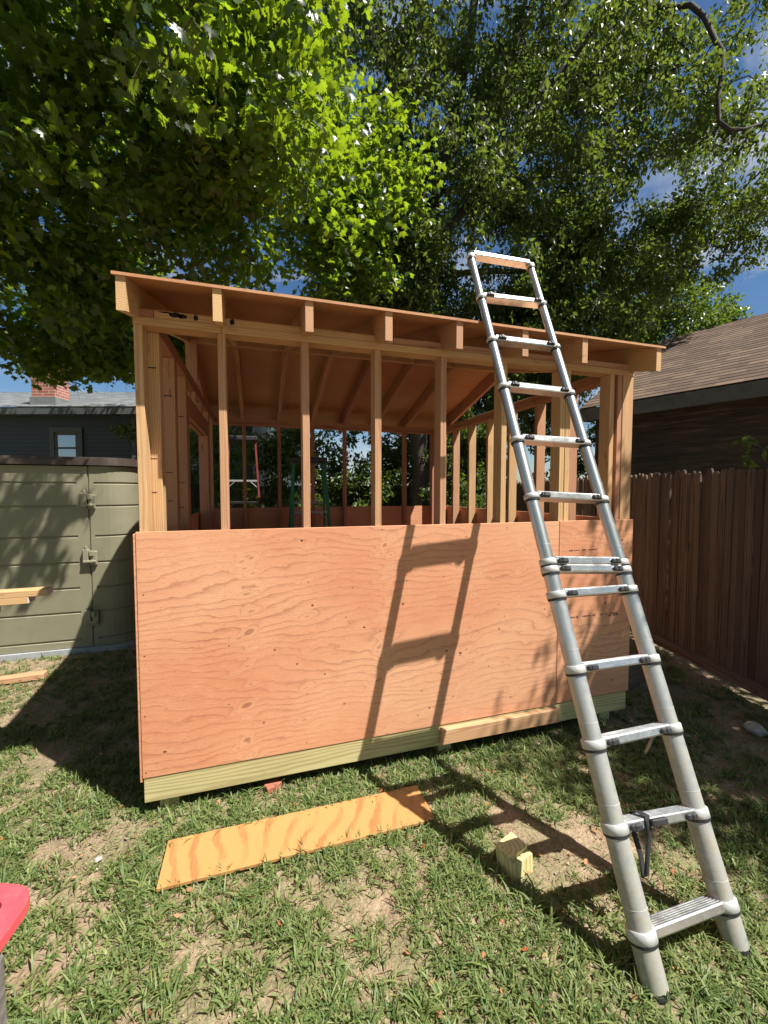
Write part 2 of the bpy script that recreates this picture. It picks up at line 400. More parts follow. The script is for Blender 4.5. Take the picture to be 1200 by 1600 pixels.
# ------------------------------------------------------------------ camera, sky, sun
CAM = (0.567, -2.212, 1.612)
cam_d = bpy.data.cameras.new('camera'); cam = bpy.data.objects.new('camera', cam_d); COL.objects.link(cam)
cam.location = CAM
cam_d.sensor_fit = 'HORIZONTAL'; cam_d.sensor_width = 36; cam_d.lens = 640 / 1200 * 36
cam_d.clip_start = 0.02; cam_d.clip_end = 600
cam.rotation_euler = (PI / 2 - 0.049, 0, -0.2965)
scene.camera = cam
SUN = Vector((1.03, -1.0, 2.42)).normalized()
elev = math.asin(SUN.z); az = math.atan2(SUN.x, SUN.y)
w = bpy.data.worlds.new('World'); scene.world = w; w.use_nodes = True
nt = w.node_tree; nt.nodes.clear()
out = nt.nodes.new('ShaderNodeOutputWorld'); bg = nt.nodes.new('ShaderNodeBackground'); nt.links.new(bg.outputs[0], out.inputs[0])
sky = nt.nodes.new('ShaderNodeTexSky'); sky.sky_type = 'NISHITA'; sky.sun_disc = False
sky.sun_elevation = elev; sky.sun_rotation = az; sky.ozone_density = 2.5; sky.dust_density = 0.6
bg.inputs[1].default_value = 0.05
tc = nt.nodes.new('ShaderNodeTexCoord'); mp = nt.nodes.new('ShaderNodeMapping'); mp.inputs['Scale'].default_value = (1.0, 1.6, 4.2)
mp.inputs['Rotation'].default_value = (0.3, 0.5, 0.4)
nz = nt.nodes.new('ShaderNodeTexNoise'); nz.inputs['Scale'].default_value = 2.4; nz.inputs['Detail'].default_value = 8; nz.inputs['Roughness'].default_value = 0.6; nz.inputs['Distortion'].default_value = 0.7
rp = nt.nodes.new('ShaderNodeValToRGB'); rp.color_ramp.elements[0].position = 0.50; rp.color_ramp.elements[1].position = 0.76
rp.color_ramp.elements[1].color = (0.8, 0.8, 0.8, 1)
mixn = nt.nodes.new('ShaderNodeMix'); mixn.data_type = 'RGBA'
nt.links.new(tc.outputs['Generated'], mp.inputs[0]); nt.links.new(mp.outputs[0], nz.inputs['Vector']); nt.links.new(nz.outputs['Fac'], rp.inputs[0])
hs = nt.nodes.new('ShaderNodeHueSaturation'); hs.inputs['Saturation'].default_value = 1.2; hs.inputs['Value'].default_value = 1.08
nt.links.new(sky.outputs[0], hs.inputs['Color'])
nt.links.new(rp.outputs[0], mixn.inputs[0]); nt.links.new(hs.outputs[0], mixn.inputs[6]); mixn.inputs[7].default_value = (7.0, 7.3, 7.8, 1)
nt.links.new(mixn.outputs[2], bg.inputs[0])
sd = bpy.data.lights.new('sun', 'SUN'); sd.energy = 5.0; sd.angle = math.radians(0.5); sd.color = (1.0, 0.955, 0.88)
so = bpy.data.objects.new('sun', sd); COL.objects.link(so); so.rotation_euler = (-SUN).to_track_quat('-Z', 'Y').to_euler(); so.location = (6, -6, 12)
scene.view_settings.view_transform = 'Standard'; scene.view_settings.look = 'None'; scene.view_settings.gamma = 1
scene.view_settings.exposure = 1.0
scene.cycles.max_bounces = 6; scene.cycles.diffuse_bounces = 3; scene.cycles.transparent_max_bounces = 4

# ------------------------------------------------------------------ ground
def hgt(x, y):
    near = max(0.0, 1 - math.hypot(x - 1, y) / 14)
    return 0.012 * noise.noise(Vector((x * 1.3, y * 1.3, 0))) * near + 0.006 * noise.noise(Vector((x * 5, y * 5, 3))) * near - 0.004
def ground():
    G = Geo(); xs = sorted(set([round(-6 + 0.08 * i, 3) for i in range(176)])); ys = [round(-3.5 + 0.08 * i, 3) for i in range(120)]
    xs = [-250, -60, -20, -10] + xs + [10, 14, 25, 60, 250]; ys = [-250, -60, -20, -8] + ys + [8, 14, 25, 60, 250]
    v = [(x, y, hgt(x, y)) for y in ys for x in xs]; n = len(xs)
    f = [[j * n + i, j * n + i + 1, (j + 1) * n + i + 1, (j + 1) * n + i] for j in range(len(ys) - 1) for i in range(n - 1)]
    G.add(v, f, 'lawn_soil', smooth=True); return G.build('ground', kind='structure')
ground()

# ------------------------------------------------------------------ the timber shed
W, D = 3.05, 3.05
ZP, ZT = 0.20, 1.42          # bottom and top of the plywood skirt
ZC = 2.402                   # underside of the wall plates
shed = thing('timber_shed', 'unfinished timber framed shed with reddish plywood lower walls and an open gable roof', 'shed', (W / 2, D / 2, 0))
# skirt
def sheet(name, lo, hi, axis, mat='ply_red', label=None, extra=None):
    lo = np.array(lo, float); hi = np.array(hi, float); d = hi - lo; c = (lo + hi) / 2
    v, f = cbox(*d, 0.0015)
    w_ = v + c
    g = {'x': w_[:, (0, 2, 1)], 'y': w_[:, (1, 2, 0)], 'z': w_[:, (0, 1, 2)]}[axis]
    G = Geo().add(w_, f, mat, g)
    if extra: extra(G)
    return G.build(name, shed, label=label)
rn = random.Random(3)
def disc(G, x, z, r, mat, y=-0.0008, n=7, sx=1.0):
    v = [(x + r * sx * math.cos(2 * PI * i / n), y, z + r * math.sin(2 * PI * i / n)) for i in range(n)]
    G.add(v, [list(range(n))], mat)
def nails(xs, x0, x1):
    def fn(G):
        for xx_ in xs:
            zz = ZP + 0.03
            while zz < ZT - 0.01:
                if rn.random() < 0.7: disc(G, min(max(xx_ + rn.uniform(-.012, .012), x0 + .01), x1 - .01), zz + rn.uniform(-.015, .015), 0.0034, 'mark_ink')
                zz += 0.295
        for _ in range(int(11 * (x1 - x0))): disc(G, rn.uniform(x0 + .05, x1 - .05), rn.uniform(0.25, 1.4), rn.uniform(0.003, 0.006), 'ink_faded', sx=rn.uniform(1, 2))
    return fn
def face_grid(G, x0, x1, z0, z1, cx, cz, cols, seed):
    # front veneer as a fine sheet; cats-eye knots stand in the columns where the peeled log repeats
    r = np.random.default_rng(seed); xs = np.linspace(x0, x1, int((x1 - x0) / 0.0075)); zs = np.linspace(z0, z1, int((z1 - z0) / 0.0055))
    X, Zz = np.meshgrid(xs, zs); K = np.zeros_like(X)
    for cx_, wd, per, dens in cols:
        base = [(r.uniform(-wd, wd), r.uniform(0, per)) for _ in range(dens)]
        zz = z0 - per
        while zz < z1:
            for bx_, bz_ in base:
                if r.random() < 0.16: continue
                kx = cx_ + bx_ + 0.05 * (zz - z0) * 0.6 + r.normal(0, 0.006); kz = zz + bz_ + r.normal(0, 0.006)
                sx, sz = r.uniform(0.016, 0.034), r.uniform(0.008, 0.014); am = r.uniform(0.55, 1.1)
                dx = (X - kx) / sx; dz = (Zz - kz - 0.25 * (X - kx)) / sz
                K += am * np.exp(-(dx * dx + dz * dz) ** 0.75)
            zz += per
    v = np.stack([X.ravel(), np.full(X.size, -0.0004), Zz.ravel()], 1); g = np.stack([X.ravel() - cx, Zz.ravel() - cz, np.zeros(X.size)], 1)
    nx = len(xs); idx = np.arange(X.size).reshape(X.shape)
    f = np.stack([idx[:-1, :-1], idx[:-1, 1:], idx[1:, 1:], idx[1:, :-1]], -1).reshape(-1, 4).tolist()
    G.kf[len(G.v)] = np.clip(K, 0, 1.3).ravel().astype(np.float32)
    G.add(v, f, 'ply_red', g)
def main_extra(G):
    face_grid(G, 0.0015, 2.4365, ZP + 0.0015, ZT - 0.0015, 1.219, 0.81, [(0.42, 0.085, 0.195, 6), (0.80, 0.02, 0.195, 1), (1.22, 0.055, 0.19, 6), (1.76, 0.07, 0.19, 5), (2.13, 0.05, 0.19, 3)], 4)
    nails([0.015, 0.40, 0.81, 1.213, 1.612, 2.025, 2.42], 0, 2.438)(G)
def strip_extra(G):
    face_grid(G, 2.443, W + 0.0035, ZP + 0.0055, ZT + 0.0005, 2.75, 0.81, [(2.52, 0.03, 0.33, 1), (2.80, 0.06, 0.30, 2)], 9)
    # nail heads plus the faded, unreadable mill stamps
    nails([2.46, 2.86, 3.03], 2.4415, W)(G)
    for row, (z, segs) in enumerate(((0.775, [(2.53, 2.58), (2.585, 2.60), (2.64, 2.72), (2.725, 2.76), (2.79, 2.82), (2.83, 2.85), (2.87, 2.94)]), (0.762, [(2.86, 2.89), (2.90, 2.95)]), (1.225, [(2.52, 2.55), (2.56, 2.60), (2.62, 2.66), (2.67, 2.75)]))):
        for a, b in segs:
            x = a
            while x < b - 0.006:
                wd = rn.uniform(0.004, 0.010); hh = rn.uniform(0.003, 0.006)
                G.add([(x, -0.0009, z - hh), (x + wd, -0.0009, z - hh), (x + wd, -0.0009, z + hh), (x, -0.0009, z + hh)], [[0, 1, 2, 3]], 'ink_faded' if row == 2 else 'mark_ink')
                x += wd + 0.003
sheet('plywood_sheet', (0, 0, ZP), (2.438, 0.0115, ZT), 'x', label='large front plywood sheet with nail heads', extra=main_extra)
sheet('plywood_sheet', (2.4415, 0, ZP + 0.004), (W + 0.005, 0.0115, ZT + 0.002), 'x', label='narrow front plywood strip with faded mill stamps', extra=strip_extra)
sheet('plywood_sheet', (-0.0125, 0.004, ZP - 0.02), (-0.001, D, ZT - 0.01), 'y')
sheet('plywood_sheet', (W + 0.006, 0.013, ZP), (W + 0.018, D, ZT), 'y')
sheet('plywood_sheet', (0, D, ZP), (2.438, D + 0.012, ZT), 'x')
sheet('plywood_sheet', (2.4415, D, ZP), (W, D + 0.012, ZT), 'x')
sheet('floor_deck', (0.012, 0.012, 0.213), (W - 0.012, D - 0.012, 0.232), 'z', 'ply_roof')
# rim, posts, joists
board('rim_joist', shed, (0.004, 0.004, 0.072), (W - 0.01, 0.042, 0.198), 'treated')
board('rim_joist', shed, (0.004, D - 0.042, 0.072), (W - 0.01, D - 0.004, 0.21), 'treated')
for x in (0.004, W - 0.048): board('rim_joist', shed, (x, 0.045, 0.072), (x + 0.038, D - 0.045, 0.21), 'treated', 1)
for x in (0.6, 1.1, 1.6, 2.1, 2.6): board('floor_joist', shed, (x, 0.045, 0.074), (x + 0.038, D - 0.045, 0.21), 'treated', 1)
for x in (0.065, 1.60, 2.84):
    for y in (0.035, 1.5, 2.9): board('foundation_block', shed, (x, y, -0.03), (x + 0.089, y + 0.089, 0.071), 'treated', 2)
board('batten', shed, (1.595, -0.040, 0.098), (2.435, -0.002, 0.187), 'fir', 0, 0.003, label='pale batten screwed under the front plywood')
# front wall
FY0, FY1 = 0.0135, 0.1025
for x0 in (0.014, 0.381, 0.794, 1.194, 1.593, 2.004, 2.438, 2.480, 2.838): board('stud', shed, (x0, FY0, ZP), (x0 + 0.038, FY1, ZC), 'fir', 2)
board('stud', shed, (2.948, FY0, ZP), (3.038, FY0 + 0.038, ZC), 'fir', 2)
board('stud', shed, (2.905, FY0 + 0.002, ZP), (2.943, FY1, ZC), 'fir_red', 2)
for a, b in ((0.012, 0.399), (0.401, 2.438), (2.440, 3.038)): board('top_plate', shed, (a, 0.010, ZC), (b, FY1, 2.440), 'fir', 0)
G = addbox(Geo(), (0.102, 0.013, 2.4405), (1.30, FY1 - 0.002, 2.478), 'fir', 0)
for cx, cz, rx, rz in ((0.155, 2.470, 0.035, 0.0035), (0.195, 2.463, 0.030, 0.012), (0.225, 2.460, 0.022, 0.011), (0.285, 2.461, 0.011, 0.014), (0.375, 2.456, 0.009, 0.010), (0.452, 2.461, 0.012, 0.015)):
    n = 12; v = [(cx + rx * (1 + 0.18 * math.sin(3.1 * i)) * math.cos(2 * PI * i / n), 0.0122, cz + rz * (1 + 0.2 * math.cos(2.3 * i)) * math.sin(2 * PI * i / n)) for i in range(n)]
    G.add(v, [list(range(n))], 'mark_ink')
G.build('top_plate', shed, label='upper plate with black spray blotches')
board('top_plate', shed, (1.302, 0.013, 2.4405), (2.948, FY1 - 0.002, 2.478), 'fir', 0)
# rear wall
RY0, RY1 = D - 0.103, D - 0.014
for i in range(8):
    x0 = 0.39 + 0.4064 * i - 0.4064 if i else 0.014
    board('stud', shed, (x0, RY0, ZP), (x0 + 0.038, RY1, ZC), 'fir_red', 2)
board('stud', shed, (3.0, RY0, ZP), (3.038, RY1, ZC), 'fir_red', 2)
board('top_plate', shed, (0.012, RY0, ZC), (3.038, RY1, 2.440), 'fir_red', 0)
board('top_plate', shed, (0.102, RY0 + 0.001, 2.4405), (2.948, RY1, 2.478), 'fir_red', 0)
# left wall: packed studs, doorway with header
for y0, m in ((0.106, 'fir'), (0.146, 'fir'), (0.50, 'fir_red'), (0.54, 'fir_red'), (0.90, 'fir_red'), (0.94, 'fir_red'), (2.20, 'fir'), (2.24, 'fir_red'), (2.58, 'fir_red')):
    G = addbox(Geo(), (0.012, y0, ZP), (0.101, y0 + 0.038, ZC), m, 2)
    if y0 in (0.106, 0.50, 0.90):
        z = 2.24 - 0.13 * y0; yy = y0 - 0.0006
        for dz, xa, xb in ((0, .03, .085), (-.45, .03, .08), (-.62, .045, .075)): G.add([(xa, yy, z + dz), (xb, yy, z + dz), (xb, yy, z + dz + 0.006), (xa, yy, z + dz + 0.006)], [[0, 1, 2, 3]], 'ink_faded' if dz else 'mark_ink')
    G.build('stud', shed)
for y0 in (0.98, 2.155): board('stud', shed, (0.014, y0, ZP), (0.10, y0 + 0.038, 2.16), 'fir_red', 2)
board('header', shed, (0.014, 0.982, 2.161), (0.052, 2.193, 2.30), 'fir_red', 1)
board('header', shed, (0.060, 0.982, 2.161), (0.098, 2.193, 2.30), 'fir_red', 1)
for y0 in (1.36, 1.76): board('cripple', shed, (0.013, y0, 2.301), (0.1, y0 + 0.038, ZC), 'fir', 2)
board('top_plate', shed, (0.012, FY1 + 0.001, ZC), (0.101, RY0 - 0.001, 2.440), 'fir_red', 1)
board('top_plate', shed, (0.013, 0.014, 2.4405), (0.100, D - 0.014, 2.478), 'fir_red', 1)
board('gable_post', shed, (0.014, 1.49, 2.479), (0.100, 1.528, 2.86), 'fir_red', 2)
# right wall
for y0 in (0.105, 0.52, 0.91, 1.33, 1.73, 2.14, 2.55): board('stud', shed, (2.948, y0, ZP), (3.037, y0 + 0.038, ZC), 'fir_red' if y0 < 1.0 else 'fir', 2)
board('top_plate', shed, (2.948, FY1 + 0.001, ZC), (3.038, RY0 - 0.001, 2.440), 'fir_red', 1)
board('top_plate', shed, (2.950, 0.014, 2.4405), (3.037, D - 0.014, 2.478), 'fir_red', 1)
# roof: rafters rise from both eaves to a ridge over the middle
SL = 0.267; ang = math.atan(SL); RY = D / 2; OH = 0.185
zb = lambda y: 2.383 + SL * (y + 0.18)
def slope_board(name, x0, x1, ya, yb, zoff, th, mat, axis=1, label=None):
    """a board lying along the roof slope from y=ya (low) to yb (high); mirrored when ya>yb"""
    G = Geo(); pts = []
    def zl(y): return zb(y) if y <= RY else zb(D - y)
    vert = th / math.cos(ang)
    ys = [ya, yb]
    v = []
    for x in (x0, x1):
        for y in ys:
            z0 = zl(y) + zoff
            v += [(x, y, z0), (x, y, z0 + vert)]
    # plumb cut ends
    f = [[0, 2, 3, 1], [4, 5, 7, 6], [0, 1, 5, 4], [2, 6, 7, 3], [0, 4, 6, 2], [1, 3, 7, 5]]
    if ya > yb: f = [q[::-1] for q in f]
    L = abs(yb - ya)
    sg = 1 if ya < yb else -1; ca_, sa2 = math.cos(ang), math.sin(ang)
    g = [(sg * p[1] * ca_ + p[2] * sa2, p[2] * ca_ - sg * p[1] * sa2, p[0]) for p in v]
    if mat.startswith('ply'): g = [(p[0], p[1], p[2]) for p in v]
    G.add(v, f, mat, g)
    o = G.build(name, shed, label=label)
    return o
for i, xc in enumerate((0.020, 0.400, 0.812, 1.213, 1.612, 2.025, 2.440, 3.018)):
    slope_board('rafter', xc - 0.019, xc + 0.019, -OH, RY - 0.020, 0, 0.14, 'fir')
    slope_board('rafter', xc - 0.019, xc + 0.019, D + OH, RY + 0.020, 0, 0.14, 'fir_red')
board('ridge_board', shed, (0.0, RY - 0.019, zb(RY) + 0.0), (3.04, RY + 0.019, zb(RY) + 0.138), 'fir', 0)
tz = 0.14 / math.cos(ang) + 0.0006
for x0, x1 in ((-0.012, 2.438), (2.441, 3.062)):
    slope_board('roof_panel', x0, x1, -OH - 0.010, RY - 0.35, tz, 0.0125, 'ply_roof')
    slope_board('roof_panel', x0, x1, D + OH + 0.01, D + OH - 1.2, tz, 0.0125, 'ply_roof')
for x0, x1 in ((-0.012, 1.22), (1.223, 3.062)):
    slope_board('roof_panel', x0, x1, RY - 0.347, RY - 0.0, tz, 0.0125, 'ply_roof')
    slope_board('roof_panel', x0, x1, D + OH - 1.203, RY + 0.0, tz, 0.0125, 'ply_roof')
# ------------------------------------------------------------------ telescoping ladder
F1 = Vector((1.776, -1.271, 0.0)); F2 = Vector((2.167, -1.259, 0.0))
T1 = Vector((1.755, -0.24, 2.484)); T2 = Vector((2.175, -0.24, 2.438))
lad = thing('telescopic_ladder', 'silver telescopic aluminium ladder leaning on the shed roof edge', 'ladder', (1.97, -1.265, 0))
d1 = (T1 - F1).normalized(); d2 = (T2 - F2).normalized()
t1s = [0.132, 0.433, 0.700, 0.966, 1.262, 1.370, 1.405, 1.711, 2.006, 2.31, 2.601, 2.891, 3.205]
t2s = [0.114, 0.396, 0.690, 0.957, 1.255, 1.345, 1.380, 1.694, 2.003, 2.309, 2.616, 2.930, 3.240]
across = (F2 - F1).normalized(); back = Vector((0, 1, 0)); 
rads = [0.0405 - 0.0018 * i for i in range(13)]
rails = []
for F, d, ts in ((F1, d1, t1s), (F2, d2, t2s)):
    G = Geo(); prev = -0.0
    for i, t in enumerate(ts):
        r = rads[i]; a = F + d * max(prev, 0.0); b = F + d * t
        tube(G, [a, b], r, 'rail_metal', 24)
        # pressed seam ring
        if i and t - prev > 0.2:
            s = prev + 0.085; tube(G, [F + d * s, F + d * (s + 0.002)], r + 0.0008, 'collar_grey', 24)
        prev = t
    rail = G.build('rail', lad); rails.append(rail)
    G = Geo(); tube(G, [F - d * 0.010, F + d * 0.006], 0.0415, 'black_plastic', 24); G.build('foot_cap', rail)
    for i, t in enumerate(ts):
        G = Geo(); r = rads[i]; c = F + d * t
        h = 0.030 - 0.0012 * i
        if i < 12:
            tube(G, [c - d * 0.004, c - d * 0.0025, c + d * (h - 0.003), c + d * h], [r + 0.0025, r + 0.006, r + 0.006, r + 0.003], 'collar_grey', 28)
            tube(G, [c - d * 0.013, c - d * 0.004], [r + 0.004, r + 0.0055], 'black_plastic', 28)
            # small lug with a screw, facing the other rail
            sg = 1 if F is F1 else -1
            side = (across * sg - back * 0.75).normalized()
            q = c + d * (h * 0.5) + side * (r + 0.006)
            tube(G, [q, q + side * 0.0012], 0.0032, 'black_plastic', 8)
        else:
            tube(G, [c - d * 0.016, c - d * 0.012, c + d * 0.006, c + d * 0.016], [r + 0.004, r + 0.006, r + 0.006, r * 0.6], 'collar_grey', 20)
            tube(G, [c - d * 0.026, c - d * 0.016], r + 0.004, 'black_plastic', 20)
        G.build('collar', rail)
for i, (ta, tb) in enumerate(zip(t1s, t2s)):
    A = F1 + d1 * ta; B = F2 + d2 * tb
    ax = (B - A).normalized(); up = d1; up = (up - ax * up.dot(ax)).normalized(); bk = up.cross(ax) * -1
    bk = ax.cross(up) * -1 if (ax.cross(up)).y < 0 else ax.cross(up)
    r = rads[i]
    wd = 0.030 - 0.0006 * i; ht = 0.030 - 0.0006 * i
    a = A + ax * (r * 0.9) + up * 0.013; b = B - ax * (r * 0.9) + up * 0.013
    # rounded trapezoid profile with ribs on the tread
    prof = [(-wd, -0.010), (-wd * 0.86, -0.016), (wd * 0.86, -0.016), (wd, -0.010), (wd, 0.012), (wd * 0.9, 0.0165)]
    ribs = []
    nr = 6
    for q in range(nr):
        y = wd * 0.82 * (1 - 2 * q / (nr - 1)); ribs += [(y + 0.0022, 0.0165), (y + 0.0015, 0.0183), (y - 0.0015, 0.0183), (y - 0.0022, 0.0165)]
    prof = prof + ribs + [(-wd * 0.9, 0.0165), (-wd, 0.012)]
    n = len(prof); v = [a + bk * p + up * q for p, q in prof] + [b + bk * p + up * q for p, q in prof]
    f = [[j, (j + 1) % n, n + (j + 1) % n, n + j] for j in range(n)] + [list(range(n)), [n + j for j in range(n)][::-1]]
    G = Geo(); G.add(v, f, 'aluminium')
    rung = G.build('rung', lad)
    # printed warning strip: rows of tiny unreadable dashes
    if 0 < i < 12 and i not in (1,):
        G = Geo(); L = (b - a).length; rr_ = random.Random(i)
        for row in range(2):
            s = L * 0.30
            while s < L * 0.74:
                wdt = rr_.uniform(0.002, 0.006)
                if rr_.random() < 0.72:
                    q0 = a + ax * s - bk * (wd + 0.0007) + up * (0.002 - row * 0.007); q1 = q0 + ax * wdt
                    G.add([q0, q1, q1 + up * 0.0032, q0 + up * 0.0032], [[0, 1, 2, 3]], 'lead_flash')
                s += wdt + 0.002
        G.build('warning_print', rung)
    if 0 < i < 12:
        for e, sgn in ((a, 1), (b, -1)):
            c = e + ax * sgn * 0.030 - bk * (wd + 0.004) + up * (-0.002)
            G = Geo(); hh = 0.024
            vv, ff = cbox(0.050, 0.018, 0.021, 0.0045)
            vw = [c + ax * p[0] + bk * p[1] + up * p[2] for p in vv]; G.add(vw, ff, 'black_plastic')
            vv, ff = cbox(0.020, 0.010, 0.020, 0.003)
            vw = [c + ax * (p[0] - sgn * 0.004) + bk * (p[1] - 0.008) + up * p[2] for p in vv]; G.add(vw, ff, 'black_plastic')
            G.build('latch', rung)
    if i == 1:   # webbing strap looped over this rung
        G = Geo(); c = a + ax * 0.085
        path = [(-0.036, 0.0), (-0.030, 0.024), (0.0, 0.030), (0.030, 0.024), (0.036, 0.0), (0.03, -0.05), (0.0, -0.13), (-0.02, -0.205), (-0.038, -0.195), (-0.041, -0.10), (-0.040, -0.03)]
        v = []; wdn = [0.016] * len(path)
        for k_, (p, q) in enumerate(path):
            tw = 0.006 * math.sin(k_ * 1.3)
            for sx in (-1, 1):
                v.append(c + ax * (sx * 0.013 + tw) + bk * (p + 0.002 * sx) + (up * q if q > -0.01 else Vector((0, 0, q)) ))
        nn = len(path); f = [[2 * j, 2 * j + 1, (2 * j + 3) % (2 * nn), (2 * j + 2) % (2 * nn)] for j in range(nn)]
        G.add(v, f, 'strap_black', smooth=True)
        vv, ff = cbox(0.075, 0.018, 0.022, 0.004)
        cc = a + ax * 0.13 - bk * 0.040 + up * 0.004
        G.add([cc + ax * p[0] + bk * p[1] + up * p[2] for p in vv], ff, 'black_plastic')
        st = G.build('strap', lad); md = st.modifiers.new('s', 'SOLIDIFY'); md.thickness = 0.002

# ------------------------------------------------------------------ stepladders inside / behind the shed
def stepladder(name, label, x, y, z, h, wb, wt, mat, group=None):
    root = thing(name, label, 'stepladder', (x, y, z), group)
    def ft(s, k): return Vector((x + s * wb / 2, y + k * 0.42, z)), Vector((x + s * wt / 2, y + 0.02 * k, z + h - 0.05))
    def lerp(a, b, t): return a + (b - a) * t
    for k in (-1, 1):
        for s in (-1, 1):
            a, b = ft(s, k)
            G = Geo(); d = (b - a); L = d.length; d.normalize(); rx = Matrix.Identity(3)
            sx = Vector((1, 0, 0)); sx = (sx - d * sx.dot(d)).normalized(); sy = d.cross(sx)
            vv, ff = cbox(0.026 if k < 0 else 0.022, 0.07 if k < 0 else 0.045, L, 0.003); c = (a + b) / 2
            G.add([c + sx * p[0] + sy * p[1] + d * p[2] for p in vv], ff, mat)
            G.build('front_rail' if k < 0 else 'rear_rail', root)
    n = int(h / 0.30)
    for i in range(1, n):
        a, b = ft(-1, -1); c, e = ft(1, -1); t = i * 0.3 / h
        p, q = lerp(a, b, t), lerp(c, e, t)
        G = Geo(); addbox(G, (p.x + .013, p.y - 0.04, p.z - 0.012), (q.x - .013, p.y + 0.04, p.z + 0.012), 'dull_alu', 0, 0.002)
        for sx, px in ((1, p.x + .014), (-1, q.x - .014)):
            tube(G, [(px + 0.004 * sx, p.y - 0.035, p.z - 0.085), (px + sx * 0.085, p.y - 0.035, p.z - 0.012)], 0.006, 'dull_alu', 6)
        G.build('step', root)
    for i in (1, 3, 4):
        a, b = ft(-1, 1); c, e = ft(1, 1); t = (i * 0.3 + 0.1) / h
        p, q = lerp(a, b, t), lerp(c, e, t); G = Geo(); addbox(G, (p.x, p.y - 0.012, p.z - 0.012), (q.x, p.y + 0.012, p.z + 0.012), 'dull_alu', 0, 0.002); G.build('brace', root)
    G = Geo(); addbox(G, (x - wt / 2 - 0.03, y - 0.10, z + h - 0.06), (x + wt / 2 + 0.03, y + 0.10, z + h), 'black_plastic', 0, 0.01); G.build('top_cap', root)
    return root
stepladder('stepladder', 'green fibreglass stepladder with a black cap standing inside the shed', 1.09, 2.30, 0.233, 1.75, 0.50, 0.32, 'green_fibreglass')
stepladder('stepladder', 'red stepladder standing behind the rear wall of the shed', 0.36, 3.85, 0.0, 2.38, 0.58, 0.34, 'red_fibreglass')

# ------------------------------------------------------------------ plastic storage shed on the left
sto = thing('storage_shed', 'olive plastic storage shed with a brown lid left of the timber shed', 'storage shed', (-1.8, 3.0, 0))
SY = 2.53; SX0, SX1 = -3.3, -0.66; RC = 0.26
def sto_outline(off=0.0, x0=SX0, x1=SX1, y0=SY, y1=3.75):
    o = [(x0 - off, y0 - off)]
    for i in range(9):
        th = -PI / 2 + i * (PI / 2) / 8
        o.append((x1 - RC + (RC + off) * math.cos(th), y0 + RC + (RC + off) * math.sin(th)))
    o += [(x1 + off, y1 + off), (x0 - off, y1 + off)]
    return o
grooves = [0.136, 0.412, 0.656, 0.911, 1.171, 1.472, 1.70]
G = Geo(); lv = [0.06]
for g_ in grooves: lv += [g_ - 0.014, g_ - 0.006, g_ + 0.004, g_ + 0.012]
lv += [1.865]
offs = [0.0]
for g_ in grooves: offs += [0.0, -0.011, -0.011, 0.0]
offs += [0.0]
# panel right of the door: skin lofted up the levels
seam = -1.046
def skin(xa, xb, curved, ymul=0.0, name='wall'):
    G = Geo(); rows = []
    for z, o in zip(lv, offs):
        if z in (0.06,) : o = 0.0
        bulge = 0.0
        if curved:
            pts = [(xa, SY - o * 1.0)] + [(p[0], p[1]) for p in sto_outline(o)[1:-1]]
            pts[0] = (xa, SY - o)
            pts[1] = (SX1 - RC, SY - o)
        else:
            pts = [(xa, SY - o), (xb, SY - o)]
        rows.append([(p[0], p[1], z) for p in pts])
    n = len(rows[0]); v = [p for r in rows for p in r]
    f = [[j * n + i, j * n + i + 1, (j + 1) * n + i + 1, (j + 1) * n + i] for j in range(len(rows) - 1) for i in range(n - 1)]
    G.add(v, f, 'olive_plastic', smooth=False)
    return G
# flush margins beside the seam keep the grooves short of the door edge
G = skin(seam + 0.045, 0, True); 
G.add([(seam + 0.008, SY, 0.06), (seam + 0.045, SY, 0.06), (seam + 0.045, SY, 1.865), (seam + 0.008, SY, 1.865)], [[0, 1, 2, 3]], 'olive_plastic')
G.add([(seam + 0.008, SY, 0.06), (seam + 0.008, SY, 1.865), (seam + 0.008, SY + 0.03, 1.865), (seam + 0.008, SY + 0.03, 0.06)], [[0, 1, 2, 3]], 'olive_plastic')
addbox(G, (SX0, SY + 0.012, 0.05), (SX1 - 0.32, 3.74, 1.86), 'olive_plastic', 0, 0)
prism(G, sto_outline(-0.02, x0=-1.4), 0.05, 1.86, 'olive_plastic')
G.build('body', sto)
G = skin(SX0, seam - 0.10, False)
G.add([(seam - 0.10, SY, 0.06), (seam - 0.008, SY, 0.06), (seam - 0.008, SY, 1.865), (seam - 0.10, SY, 1.865)], [[0, 1, 2, 3]], 'olive_plastic')
G.add([(seam - 0.008, SY, 0.06), (seam - 0.008, SY + 0.03, 0.06), (seam - 0.008, SY + 0.03, 1.865), (seam - 0.008, SY, 1.865)], [[0, 1, 2, 3]], 'olive_plastic')
door = G.build('door', sto)
G = Geo(); prism(G, sto_outline(0.035), 1.875, 1.930, 'brown_lid'); prism(G, sto_outline(0.015), 1.930, 1.955, 'brown_lid'); G.build('lid', sto)
G = Geo(); prism(G, sto_outline(0.03), -0.02, 0.055, 'concrete'); G.build('base', sto)
